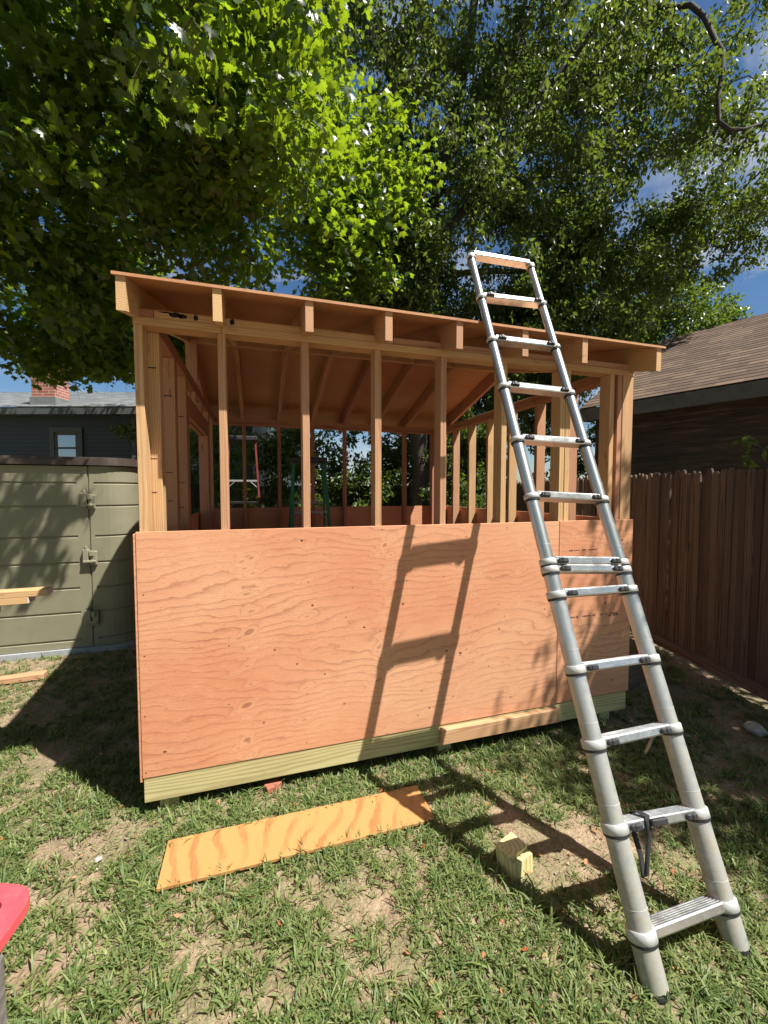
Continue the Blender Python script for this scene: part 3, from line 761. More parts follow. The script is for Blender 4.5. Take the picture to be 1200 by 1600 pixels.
for z in (1.53, 0.97, 0.36):
    G = Geo()
    addbox(G, (seam - 0.060, SY - 0.042, z - 0.075), (seam - 0.004, SY - 0.001, z + 0.075), 'olive_trim', 2, 0.008)
    addbox(G, (seam + 0.002, SY - 0.036, z - 0.085), (seam + 0.062, SY - 0.001, z + 0.055), 'olive_trim', 2, 0.008)
    addbox(G, (seam + 0.0, SY - 0.052, z + 0.005), (seam + 0.040, SY - 0.030, z + 0.062), 'olive_trim', 2, 0.006)
    addbox(G, (seam - 0.056, SY - 0.050, z - 0.06), (seam + 0.058, SY - 0.030, z - 0.035), 'olive_trim', 2, 0.006)
    tube(G, [(seam - 0.030, SY - 0.026, z + 0.07), (seam - 0.030, SY - 0.026, z + 0.105)], 0.017, 'olive_trim', 12)
    G.build('hinge', sto)

# ------------------------------------------------------------------ picket fence on the right
FA = Vector((4.236, 0, 0)); FD = Vector((0.232, 1, 0)).normalized(); FN = Vector((FD.y, -FD.x, 0))
fence = thing('picket_fence', 'weathered brown dog eared picket fence along the right side', 'fence', tuple(FA))
def picket_mesh(seed):
    r = random.Random(seed); G = Geo(); wd = 0.0295 + r.uniform(-0.002, 0.002); h = 1.80; t = 0.010
    prof = [(-wd, 0.10), (wd, 0.10), (wd, h - 0.07), (wd * 0.93, h - 0.035), (wd * 0.66, h - 0.010), (wd * 0.30, h), (-wd * 0.30, h), (-wd * 0.66, h - 0.010), (-wd * 0.93, h - 0.035), (-wd, h - 0.07)]
    n = len(prof); v = []; g = []
    for y in (-t, t):
        for a, z in prof: v.append((a, y, z)); g.append((z, a, y))
    f = [list(range(n)), [n + i for i in range(n)][::-1]] + [[i, n + i, n + (i + 1) % n, (i + 1) % n] for i in range(n)]
    G.add(v, f, 'picket', g)
    o = G.build('picket', None); me = o.data; bpy.data.objects.remove(o); return me
pm = [picket_mesh(i) for i in range(5)]
rp_ = random.Random(11)
ca, sa_ = FD.x, FD.y
basez = math.atan2(FD.y, FD.x)
s = -0.62; cnt = 0
while s < 6.6 and cnt < 98:
    o = bpy.data.objects.new('picket', pm[cnt % 5]); COL.objects.link(o); o.parent = fence
    q = FD * s + FN * rp_.uniform(-0.003, 0.003)
    o.location = (q.x, q.y, rp_.uniform(-0.02, 0.02)); o.rotation_euler = (rp_.uniform(-0.008, 0.008), rp_.uniform(-0.006, 0.006), basez + rp_.uniform(-0.06, 0.06))
    s += 0.0605 + (rp_.random() < 0.12) * 0.003 + rp_.uniform(0, .0015); cnt += 1
rotF = Matrix.Rotation(basez, 4, 'Z')
def fence_board(name, s0, s1, n0, n1, z0, z1, mat):
    c = FA + FD * ((s0 + s1) / 2) + FN * ((n0 + n1) / 2)
    L = s1 - s0; T = n1 - n0
    board(name, fence, (c.x - L / 2, c.y - T / 2, z0), (c.x + L / 2, c.y + T / 2, z1), mat, 0, 0.003, rot=rotF)
for z in (0.42, 1.50): fence_board('rail', -1.0, 6.6, 0.012, 0.05, z - 0.045, z + 0.045, 'picket')
fence_board('kick_board', -1.0, 3.2, -0.052, -0.014, 0.07, 0.16, 'picket')
for s in (-0.4, 2.0, 4.4): fence_board('post', s, s + 0.09, 0.052, 0.14, -0.1, 1.70, 'picket')

# back fence across the far end
bf = thing('board_fence', 'dark weathered board fence beyond the back of the shed', 'fence', (1.5, 7.0, 0))
G = Geo(); x = -6.5; rb = random.Random(5)
bms = []
for q in range(100):
    x0 = -5.2 + q * 0.125
    board('fence_board', bf, (x0, 7.0 + rb.uniform(-.004, .004), 0.04), (x0 + 0.118, 7.02, 1.75 + rb.uniform(-.02, .02)), 'picket', 2, 0)
board('rail', bf, (-5.2, 7.025, 1.35), (7.3, 7.06, 1.44), 'picket', 0)

# ------------------------------------------------------------------ shingled roofs
def shingle_roof(name, parent, P, e, n, L, wdt, slope, mat, course=0.142, tab=0.30, seed=0, hip=None):
    """P = eave corner, e = unit along eave, n = horizontal unit up-slope; courses of separate tabs"""
    r = random.Random(seed); G = Geo(); e = Vector(e); n = Vector(n)
    up = (n + Vector((0, 0, slope))).normalized(); nor = e.cross(up); 
    if nor.z < 0: nor = -nor
    SLn = wdt * math.sqrt(1 + slope * slope); k = 0; s = 0
    G.add([P, P + e * L, P + e * L + up * SLn, P + up * SLn], [[0, 1, 2, 3]], mat, None, 0.0)
    while s < SLn:
        s1 = min(s + course + 0.01, SLn); a = -r.uniform(0, tab); wob = r.uniform(-0.003, 0.003)
        while a < L:
            t0 = max(a, 0); t1 = min(a + tab - 0.006, L)
            if t1 - t0 > 0.02:
                th = 0.010; dz = r.uniform(-0.003, 0.003)
                A = P + e * t0 + up * (s - 0.012 + wob + dz); B = P + e * t1 + up * (s - 0.012 + wob + dz); C = P + e * t1 + up * s1; Dd = P + e * t0 + up * s1
                v = [A + nor * 0.001, B + nor * 0.001, C + nor * 0.001, Dd + nor * 0.001, A + nor * th, B + nor * th, C + nor * 0.003, Dd + nor * 0.003]
                G.add(v, [[4, 5, 6, 7], [0, 1, 5, 4], [0, 4, 7, 3], [1, 2, 6, 5]], mat, None, r.random() ** 1.3)
            a += tab
        s += course; k += 1
    return G.build(name, parent)

gar = thing('garage', 'weathered garage with a brown shingle roof beyond the right fence', 'garage', (7.0, 4.2, 0))
GP = Vector((5.722, 3.468, 3.0)); ge = Vector((0.335, -0.942, 0)).normalized(); gn = Vector((0.942, 0.335, 0)).normalized()
gw, gs = 3.424, 1.878 / 3.424
GL = 7.0
shingle_roof('roof', gar, GP, ge, gn, GL, gw, gs, 'shingle_brown', seed=2)
shingle_roof('roof', gar, GP + gn * gw * 2, ge, -gn, GL, gw, gs, 'shingle_brown', seed=3)
def obox(G, P, a, b, c, mat, axis=0):
    v = [P, P + a, P + a + b, P + b, P + c, P + a + c, P + a + b + c, P + b + c]
    f = [[3, 2, 1, 0], [4, 5, 6, 7], [0, 1, 5, 4], [1, 2, 6, 5], [2, 3, 7, 6], [3, 0, 4, 7]]
    g = [(p.dot(a.normalized()), p.dot(b.normalized()), p.dot(c.normalized())) for p in v]
    G.add(v, f, mat, g); return G
Z = Vector((0, 0, 1))
G = Geo(); obox(G, GP + Z * -0.215 - gn * 0.0, ge * GL, gn * 0.03, Z * 0.20, 'fascia_grey'); 
G.build('fascia', gar)
G = Geo(); obox(G, GP + ge * 0.16 + gn * 0.24 - Z * 3.0, ge * (GL - 0.3), gn * (2 * gw - 0.48), Z * 2.93, 'garage_siding')
pk = GP + gn * gw + Z * (gw * gs - 0.05)
for q in (0.17, GL - 0.17):
    a = GP + ge * q + gn * 0.24 - Z * 0.07 ; b = GP + ge * q + gn * (2 * gw - 0.24) - Z * 0.07; c = pk + ge * q
    G.add([a, b, c], [[0, 1, 2]], 'garage_siding')
G.build('wall', gar)
G = Geo(); obox(G, GP + ge * 0.0 + gn * 0.03 - Z * 0.20, ge * GL, gn * 0.22, Z * 0.012, 'garage_siding'); G.build('soffit', gar)
for q in (0.0, GL - 0.03):
    G = Geo()
    for sg, st in ((1, GP), (-1, GP + gn * gw * 2)):
        u = (gn * sg + Z * gs).normalized(); obox(G, st + ge * q - Z * 0.19, ge * 0.03, u * gw * math.sqrt(1 + gs * gs), Z * 0.17, 'fascia_grey')
    G.build('barge_board', gar)

# ------------------------------------------------------------------ house far left
hou = thing('house', 'dark clapboard house with grey shingle roof behind the storage shed', 'house', (-5, 11, 0))
HP = Vector((-9.5, 11.9, 3.78)); he = Vector((0.955, -0.297, 0)).normalized(); hn = Vector((0.297, 0.955, 0)).normalized()
shingle_roof('roof', hou, HP, he, hn, 10.5, 4.0, 0.33, 'shingle_grey', seed=6, course=0.14, tab=0.33)
shingle_roof('roof', hou, HP + hn * 8, he, -hn, 10.5, 4.0, 0.33, 'shingle_grey', seed=8, course=0.3, tab=0.6)
G = Geo(); obox(G, HP + hn * 0.34 + he * 0.2 - Z * 3.9, he * 10.1, hn * 7.3, Z * 3.72, 'siding')
G2 = G
z = 0.2; rr = random.Random(2)
while z < 3.62:   # lapped boards on the wall that faces the yard
    a = HP + hn * 0.34 + he * 0.2; a.z = z
    v = [a - hn * 0.022, a - hn * 0.022 + he * 10.1, a - hn * 0.004 + he * 10.1 + Z * 0.105, a - hn * 0.004 + Z * 0.105, a + Vector((0, 0, 0)), a + he * 10.1]
    G.add(v, [[0, 1, 2, 3], [4, 5, 1, 0]], 'siding'); z += 0.104
G.build('wall', hou)
G = Geo(); obox(G, HP - Z * 0.19, he * 10.5, hn * 0.03, Z * 0.18, 'trim_dark'); obox(G, HP + hn * 0.03 - Z * 0.17, he * 10.5, hn * 0.3, Z * 0.02, 'trim_dark'); G.build('gutter', hou)
def on_wall(s, z, off=0.0):
    p = HP + hn * (0.315 - off) + he * s; p.z = z; return p
# window placed by distance along the wall
wx = 5.10
G = Geo()
for (a, b, c, d_) in ((wx - 0.12, wx, 2.35, 3.18), (wx + 0.62, wx + 0.74, 2.35, 3.18), (wx - 0.12, wx + 0.74, 3.18, 3.30), (wx - 0.16, wx + 0.78, 2.29, 2.35)):
    obox(G, on_wall(a, c, 0.035), he * (b - a), hn * 0.05, Z * (d_ - c), 'trim_dark')
win = G.build('window', hou)
G = Geo()
for (a, b, c, d_) in ((wx, wx + 0.07, 2.35, 3.18), (wx + 0.55, wx + 0.62, 2.35, 3.18), (wx, wx + 0.62, 3.10, 3.18), (wx, wx + 0.62, 2.35, 2.42), (wx, wx + 0.62, 2.74, 2.79)):
    obox(G, on_wall(a, c, 0.015), he * (b - a), hn * 0.05, Z * (d_ - c), 'fascia_grey')
G.build('sash', win)
G = Geo(); obox(G, on_wall(wx + 0.05, 2.40, 0.002), he * 0.52, hn * 0.02, Z * 0.72, 'window_glass'); G.build('pane', win)
G = Geo(); obox(G, on_wall(7.15, 0.2, 0.04), he * 0.10, hn * 0.08, Z * 3.35, 'trim_dark'); G.build('downpipe', hou)
def on_roof(s, q): return HP + he * s + hn * q + Z * (0.33 * q)
G = Geo(); c = on_roof(4.50, 0.35); obox(G, c - Z * 0.2, he * 0.62, hn * 0.5, Z * 1.5, 'brick_wall')
ch = G.build('chimney', hou); G = Geo(); obox(G, c - Z * 0.02 - he * 0.03 - hn * 0.03, he * 0.68, hn * 0.56, Z * 0.22, 'lead_flash'); G.build('flashing', ch)
G = Geo(); obox(G, on_roof(7.35, 1.0) + Z * 0.02, he * 0.35, hn * 0.3, Z * 0.13, 'black_plastic'); G.build('roof_vent', hou)

# ------------------------------------------------------------------ small things on the lawn
def mk(name, label, cat, G, loc, group=None): return G.build(name, None, loc=loc, label=label, cat=cat, group=group)
G = Geo(); lo = np.array((0.152, -0.452, 0.012)); hi = np.array((1.367, -0.212, 0.026))
v, f = cbox(*(hi - lo), 0.001); c = (lo + hi) / 2
rm = np.array((Matrix.Rotation(math.radians(0.6), 3, 'Z') @ Matrix.Rotation(math.radians(0.5), 3, 'Y')))
G.add(v @ rm.T + c, f, 'ply_orange', v); mk('plywood_offcut', 'long orange plywood strip with dark streaks lying on the grass', 'plywood strip', G, (0.76, -0.33, 0.012))
# two black cats-eye knots of the strip are small inlays of darker veneer
# block
G = Geo(); bx, by = 1.600, -0.768
R_ = Matrix.Rotation(math.radians(16), 3, 'Z') @ Matrix.Rotation(math.radians(-4), 3, 'X')
def loc_add(G, vv, ff, mat, g): G.add([R_ @ Vector((p[0] * 1.12, p[1] * 1.12, p[2] * 0.58)) + Vector((bx, by, 0)) for p in vv], ff, mat, g)
vv = [(-.05, -.045, -.01), (.045, -.045, -.01), (.045, .045, -.01), (-.05, .045, -.01), (-.05, -.045, .118), (.045, -.045, .118), (.045, -.02, .122), (-.05, -.02, .118),
      (-.058, -.026, .152), (.040, -.026, .160), (.036, .046, .178), (-.056, .046, .164), (.045, .046, .12), (-.055, .046, .12)]
ff = [[0, 3, 2, 1], [0, 1, 5, 4], [4, 5, 6, 7], [7, 6, 9, 8], [8, 9, 10, 11], [1, 2, 12, 6, 5], [6, 12, 10, 9], [2, 3, 13, 12], [12, 13, 11, 10], [3, 0, 4, 7, 13], [13, 7, 8, 11]]
loc_add(G, vv, ff, 'treated', [(p[2], p[0], p[1]) for p in vv])
mk('timber_block', 'short notched block of treated timber standing on the bare soil', 'block', G, (bx, by, 0))
# board in the far-left grass
board('short_board', None, (-1.86, 1.90, 0.010), (-1.22, 1.99, 0.055), 'fir', 0, 0.003, rot=Matrix.Rotation(math.radians(4), 4, 'Z'), loc=(-1.54, 1.94, 0.0)); o = bpy.data.objects['short_board']
tag(o, 'short pine board lying in the grass before the storage shed', 'board')
# stacked boards poking in on the left, on a sawhorse just out of the picture
def lumber(name, label, x1, y0, z0, wd, th, end, group='pine boards stacked at the left edge'):
    G = Geo(); x0 = x1 - 1.6
    addbox(G, (x0, y0, z0), (x1, y0 + wd, z0 + th), 'fir', 0, 0.002)
    addbox(G, (x1 + 0.0006, y0 + 0.002, z0 + 0.002), (x1 + 0.0026, y0 + wd - 0.002, z0 + th - 0.002), end, 1, 0.0)
    rz = Matrix.Rotation(math.radians(3.5), 3, 'Z'); cc = Vector((-1.6, 0.7, 0))
    G.v = [tuple(rz @ (Vector(p) - cc) + cc) for p in G.v]
    mk(name, label, 'board', G, (x0 + 0.8, y0 + wd / 2, z0), group)
lumber('pine_board', 'upper pine board of the stack poking in at the left edge', -0.645, 0.60, 1.000, 0.089, 0.038, 'paint_white_end')
lumber('pine_board', 'middle pine board of the stack poking in at the left edge', -0.735, 0.60, 0.961, 0.089, 0.038, 'paint_white_end')
lumber('pine_board', 'lowest board of the left stack, its chalky white end showing', -0.90, 0.60, 0.905, 0.089, 0.038, 'paint_white_end')
saw = thing('sawhorse', 'timber sawhorse carrying the stack of pine boards at the left', 'sawhorse', (-1.75, 0.65, 0))
board('beam', saw, (-1.80, 0.30, 0.80), (-1.71, 1.0, 0.902), 'old_wood', 1)
for yy in (0.38, 0.90):
    for sg in (-1, 1):
        a = Vector((-1.755, yy, 0.85)); b = Vector((-1.755 + sg * 0.3, yy, 0.0)); G = Geo(); tube(G, [b, a], 0.03, 'old_wood', 4, smooth=False); G.build('leg', saw)
# red plastic table corner at the lower left
tab = thing('plastic_table', 'red plastic table top with a round hole at the lower left corner', 'table', (-0.25, -1.15, 0))
def table_top():
    C = Vector((0.044, -1.058, 0)); A = C + Vector((-.93, .36, 0)) * 0.5; B = C + Vector((-.06, -.42, 0)); Dd = A + Vector((0, -.42, 0))
    cs = [C, A, Dd, B]; ol = []
    for i, c_ in enumerate(cs):
        p_, q_ = cs[i - 1], cs[(i + 1) % 4]; a_ = c_ + (p_ - c_).normalized() * 0.062; b_ = c_ + (q_ - c_).normalized() * 0.062
        for k_ in range(11):
            t = k_ / 10; ol.append(a_ * (1 - t) ** 2 + c_ * 2 * t * (1 - t) + b_ * t * t)
    base = Vector((tab.location.x, tab.location.y, 0))
    bm = bmesh.new(); vs = [bm.verts.new(p - base) for p in ol]; e = [bm.edges.new((vs[i], vs[(i + 1) % len(vs)])) for i in range(len(vs))]
    hc = Vector((-0.036, -1.096, 0)) - base
    hole = [bm.verts.new(hc + Vector((0.021 * math.cos(2 * PI * i / 24), 0.021 * math.sin(2 * PI * i / 24), 0))) for i in range(24)]
    e += [bm.edges.new((hole[i], hole[(i + 1) % 24])) for i in range(24)]
    bmesh.ops.triangle_fill(bm, use_beauty=True, edges=e)
    kill = [f for f in bm.faces if all(v in hole for v in f.verts)]
    if kill: bmesh.ops.delete(bm, geom=kill, context='FACES_ONLY')
    bmesh.ops.recalc_face_normals(bm, faces=list(bm.faces))
    if bm.faces[0].normal.z < 0: bmesh.ops.reverse_faces(bm, faces=list(bm.faces))
    me = bpy.data.meshes.new('table_top'); bm.to_mesh(me); bm.free(); me.materials.append(M['red_plastic'])
    o = bpy.data.objects.new('table_top', me); COL.objects.link(o); o.parent = tab; o.location = (0, 0, 0.655)
    m = o.modifiers.new('s', 'SOLIDIFY'); m.thickness = 0.024; m.offset = -1
    m = o.modifiers.new('b', 'BEVEL'); m.width = 0.003; m.segments = 2; m.limit_method = 'ANGLE'
table_top()
for (x, y) in ((0.012, -1.205), (-0.36, -0.98), (-0.36, -1.26)):
    G = Geo(); addbox(G, (x - 0.022, y - 0.022, 0), (x + 0.022, y + 0.022, 0.631), 'grey_leg', 2, 0.004); G.build('leg', tab)
# stones, brick, scraps
def rock(name, label, cat, x, y, r, mat, seed, flat=0.6, group=None):
    bm = bmesh.new(); bmesh.ops.create_icosphere(bm, subdivisions=3, radius=r); sv = Vector((seed * 3.1, seed, 0))
    for v in bm.verts: v.co *= 1 + 0.28 * noise.noise(v.co / r * 1.2 + sv); v.co.z *= flat
    me = bpy.data.meshes.new(name); bm.to_mesh(me); bm.free(); me.materials.append(M[mat]); me.polygons.foreach_set('use_smooth', [True] * len(me.polygons))
    o = bpy.data.objects.new(name, me); COL.objects.link(o); o.location = (x, y, r * flat * 0.5); tag(o, label, cat, group)
rock('stone', 'pale grey stone on the dark soil beside the fence', 'stone', 3.735, -0.375, 0.062, 'stone', 1)
rock('stone', 'small pale pebble on the soil left of the fence stone', 'stone', 3.25, -0.28, 0.016, 'stone', 2)
rock('stone', 'small light pebble on the lawn left of the plywood strip', 'stone', -0.13, -0.20, 0.016, 'stone', 4, 0.5)
G = Geo(); addbox(G, (0.575, -0.005, -0.01), (0.66, 0.05, 0.034), 'red_brick', 0, 0.004, rot=Matrix.Rotation(0.4, 4, 'Z')); mk('brick', 'broken red brick under the front edge of the shed', 'brick', G, (0.617, 0.02, 0))
G = Geo(); addbox(G, (3.36, 0.36, -0.01), (3.72, 0.50, 0.20), 'old_wood', 0, 0.006, rot=Matrix.Rotation(0.3, 4, 'Z')); mk('timber_offcut', 'old reddish timber block in the shade beside the fence foot', 'timber offcut', G, (3.54, 0.43, 0))
G = Geo(); tube(G, [(2.80, -0.36, 0.020), (3.12, -0.18, 0.03)], [0.009, 0.012], 'pine_end', 7); mk('stick', 'pale peeled stick on the grass behind the ladder', 'stick', G, (2.9, -0.3, 0))

# ------------------------------------------------------------------ grass
def vnoise(x, y, s, seed=0):
    return np.array([noise.noise(Vector((a * s + seed, b * s - seed, seed))) for a, b in zip(x, y)])
def grass():
    N = 25000
    # more tufts close to the camera
    x = RNG.uniform(-3.2, 4.6, N * 3); y = RNG.uniform(-1.5, 4.6, N * 3)
    dist = np.hypot(x - CAM[0], y - CAM[1])
    keep = RNG.uniform(0, 1, N * 3) < np.clip(2.4 / dist, 0.14, 1) ** 1.5
    patch = vnoise(x, y, 1.9, 2.0) + 0.55 * vnoise(x, y, 5.5, 9.0)
    thr = -0.30 + 0.25 * (x > 2.9) * (y > -0.6) + 0.12 * (x > 3.3)
    # worn soil streaks where people walk by the ladder and the strip
    thr += 0.35 * np.exp(-((x - 1.0) ** 2 / 0.10 + (y + 0.62) ** 2 / 0.03)) + 0.4 * np.exp(-((x - 1.75) ** 2 / 0.08 + (y + 0.55) ** 2 / 0.08)) + 0.3 * np.exp(-((x + 0.1) ** 2 / 0.12 + (y + 0.15) ** 2 / 0.02))
    keep &= (patch + RNG.normal(0, 0.16, N * 3)) > thr
    def inside(x0, x1, y0, y1): return (x > x0) & (x < x1) & (y > y0) & (y < y1)
    keep &= ~inside(0.02, 3.03, 0.06, 3.0) & ~inside(0.17, 1.35, -0.44, -0.23) & ~inside(1.54, 1.66, -0.85, -0.74) & ~(inside(-3.4, -0.6, 2.5, 3.8))
    keep &= ~((x > 4.2 + 0.232 * y))
    x, y = x[keep], y[keep]
    n = len(x); nb = RNG.integers(6, 13, n)
    X = np.repeat(x, nb); Y = np.repeat(y, nb); B = len(X)
    tuft_t = np.repeat(np.clip(RNG.normal(0.42, 0.22, n), 0, 1), nb); tsz = np.repeat(RNG.uniform(0.7, 1.25, n), nb)
    X = X + RNG.normal(0, 0.010, B); Y = Y + RNG.normal(0, 0.010, B)
    th = RNG.uniform(0, 2 * PI, B); lean = np.clip(RNG.normal(1.08, 0.33, B), 0.1, 1.5)
    dirh = np.stack([np.cos(th), np.sin(th), np.zeros(B)], 1)
    ln = np.clip(RNG.gamma(6, 0.0067, B), 0.012, 0.10) * tsz
    wv = RNG.uniform(0.0015, 0.0040, B)
    side = np.stack([-np.sin(th), np.cos(th), RNG.normal(0, 0.25, B)], 1)
    up = np.array([0, 0, 1.0])
    # blade: 4 levels, bending over
    lv = []
    p0 = np.stack([X, Y, np.full(B, -0.002)], 1)
    a0 = PI / 2 - lean * 0.55; a1 = PI / 2 - lean * 1.0; a2 = PI / 2 - lean * 1.35
    cur = p0; lv.append(cur)
    for a in (a0, a1, a2):
        cur = cur + (dirh * np.cos(a)[:, None] + up * np.sin(a)[:, None]) * (ln / 3)[:, None]; lv.append(cur)
    V = np.zeros((B, 7, 3), np.float32)
    for i, wm in enumerate((0.7, 1.0, 0.75)):
        V[:, 2 * i] = lv[i] - side * (wv * wm)[:, None]; V[:, 2 * i + 1] = lv[i] + side * (wv * wm)[:, None]
    V[:, 6] = lv[3]; V[:, :, 2] = np.maximum(V[:, :, 2], 0.001)
    tf = [[0, 1, 3], [0, 3, 2], [2, 3, 5], [2, 5, 4], [4, 5, 6]]
    F = (np.array(tf)[None] + (np.arange(B) * 7)[:, None, None]).reshape(-1).astype(np.int32)
    me = bpy.data.meshes.new('grass'); me.vertices.add(B * 7); me.vertices.foreach_set('co', V.ravel())
    me.loops.add(len(F)); me.loops.foreach_set('vertex_index', F); me.polygons.add(B * 5)
    me.polygons.foreach_set('loop_start', np.arange(0, len(F), 3, dtype=np.int32)); me.polygons.foreach_set('loop_total', np.full(B * 5, 3, np.int32))
    a = me.attributes.new('tint', 'FLOAT', 'POINT'); a.data.foreach_set('value', np.repeat(np.clip(tuft_t + RNG.normal(0, 0.2, B), 0, 1.2), 7).astype(np.float32))
    me.update(calc_edges=True); me.materials.append(M['grass_blade'])
    o = bpy.data.objects.new('grass', me); COL.objects.link(o); tag(o, 'patchy green crabgrass growing over the dry soil', 'grass', kind='stuff')
    print('grass blades', B)
grass()
def litter():
    N = 20000
    x = RNG.uniform(-2.6, 4.2, N); y = RNG.uniform(-1.3, 3.0, N)
    k = ~((x > 0.0) & (x < 3.05) & (y > 0.05)) & ~((x > 0.14) & (x < 1.38) & (y > -0.47) & (y < -0.2)) & ~((x < -0.6) & (y > 2.5)) & (x < 4.15 + 0.232 * y)
    x, y = x[k], y[k]; n = len(x)
    pos = np.stack([x, y, RNG.uniform(0.002, 0.012, n)], 1)
    th = RNG.uniform(0, 2 * PI, n)
    tip = np.stack([np.cos(th), np.sin(th), RNG.normal(0, 0.2, n)], 1); nr = np.stack([RNG.normal(0, .3, n), RNG.normal(0, .3, n), np.ones(n)], 1)
    ex, ey, ez = frames(nr, tip)
    scatter_mesh('dry_straw', [(-0.025, -0.5, 0), (0.025, -0.5, 0), (0.015, 0.5, 0.08), (-0.015, 0.5, 0.08)], [[0, 1, 2, 3]], pos, ex, ey, ez, RNG.uniform(0.015, 0.06, n), RNG.uniform(0, 1, n), 'straw', label='dry straw and clippings scattered over the lawn', cat='straw', kind='stuff')
    m = 650; i = RNG.choice(n, m, replace=False); pos = pos[i] + np.array([0, 0, 0.006]); ex, ey, ez = ex[i], ey[i], ez[i]
    scatter_mesh('fallen_leaves', [(0, -0.5, 0), (0.28, -0.1, 0.06), (0.2, 0.25, 0.02), (0, 0.5, 0.1), (-0.2, 0.25, 0.08), (-0.28, -0.1, 0.0)], [[0, 1, 2, 3, 4, 5]], pos, ex, ey, ez, RNG.uniform(0.012, 0.034, m), RNG.uniform(0, 1, m), 'dry_leaf', label='curled reddish fallen leaves scattered over the lawn', cat='fallen leaves', kind='stuff')
litter()
def thatch():
    N = 70000
    x = RNG.uniform(-2.6, 4.1, N); y = RNG.uniform(-1.25, 2.6, N)
    k = ~((x > 0.0) & (x < 3.05) & (y > 0.05)) & ~((x > 0.15) & (x < 1.37) & (y > -0.46) & (y < -0.2)) & ~((x < -0.6) & (y > 2.5)) & (x < 4.15 + 0.232 * y)
    k &= RNG.uniform(0, 1, N) < np.clip(2.2 / np.hypot(x - CAM[0], y - CAM[1]), 0.2, 1)
    x, y = x[k], y[k]; k = (vnoise(x, y, 3.7, 5.0) + RNG.normal(0, 0.3, len(x))) > -0.05; x, y = x[k], y[k]; n = len(x)
    pos = np.stack([x, y, RNG.uniform(0.003, 0.012, n)], 1); th = RNG.uniform(0, 2 * PI, n)
    tip = np.stack([np.cos(th), np.sin(th), np.abs(RNG.normal(0, 0.45, n))], 1); nr = np.stack([RNG.normal(0, .4, n), RNG.normal(0, .4, n), np.ones(n)], 1)
    ex, ey, ez = frames(nr, tip)
    scatter_mesh('short_grass', [(-0.07, -0.5, 0), (0.07, -0.5, 0), (0.05, 0.1, 0.08), (0, 0.5, 0.02), (-0.05, 0.1, 0.08)], [[0, 1, 2, 3, 4]], pos, ex, ey, ez, RNG.uniform(0.012, 0.034, n), np.clip(RNG.normal(0.45, 0.4, n), 0, 1.3), 'grass_blade', label='short matted clippings and low sprouts between the grass tufts', cat='grass', kind='stuff')
thatch()
def crumbs():
    N = 16000
    x = RNG.uniform(-2.4, 4.0, N); y = RNG.uniform(-1.25, 2.4, N)
    k = ~((x > 0.0) & (x < 3.05) & (y > 0.05)) & ~((x > 0.14) & (x < 1.38) & (y > -0.47) & (y < -0.2)) & (x < 4.15 + 0.232 * y)
    x, y = x[k], y[k]; n = len(x); pos = np.stack([x, y, RNG.uniform(0.0, 0.004, n)], 1)
    nr = unit(RNG.normal(0, 1, (n, 3))); tip = unit(RNG.normal(0, 1, (n, 3))); ex, ey, ez = frames(nr, tip)
    t = [(0.6, 0, 0), (-0.5, 0.1, 0), (0, 0.55, 0), (0.1, -0.5, 0), (0, 0, 0.45), (0, 0, -0.4)]
    fs = [[0, 2, 4], [2, 1, 4], [1, 3, 4], [3, 0, 4], [2, 0, 5], [1, 2, 5], [3, 1, 5], [0, 3, 5]]
    scatter_mesh('soil_crumbs', t, fs, pos, ex, ey, ez, RNG.gamma(2, 0.0022, n) + 0.002, RNG.uniform(0, 1, n), 'crumb', label='crumbs of dry soil and grit lying between the grass', cat='soil crumbs', kind='stuff')
crumbs()

# ------------------------------------------------------------------ trees
def maple_template():
    half = [(0.0, 0.62), (0.05, 0.40), (0.13, 0.44), (0.115, 0.27), (0.24, 0.36), (0.26, 0.27), (0.40, 0.30), (0.34, 0.17), (0.44, 0.10), (0.27, 0.02), (0.30, -0.09), (0.12, -0.06)]
    out = [(0.0, 0.62)] + half[1:] + [(0.0, -0.02)] + [(-x, y) for x, y in half[:0:-1]]
    v = [(0, 0.10, 0.0)] + [(x, y, -0.35 * abs(x) - 0.25 * max(0, y - 0.1) ** 2) for x, y in out]
    n = len(out); return v, [[0, 1 + i, 1 + (i + 1) % n] for i in range(n)]
def ovate_template():
    v = [(0, -0.5, 0), (0.20, -0.22, 0.05), (0.27, 0.0, 0.06), (0.15, 0.28, 0.02), (0, 0.58, -0.10), (-0.15, 0.28, 0.02), (-0.27, 0.0, 0.06), (-0.20, -0.22, 0.05), (0, 0.0, -0.01)]
    return v, [[8, 0, 1], [8, 1, 2], [8, 2, 3], [8, 3, 4], [8, 4, 5], [8, 5, 6], [8, 6, 7], [8, 7, 0]]
MT, OT = maple_template(), ovate_template()

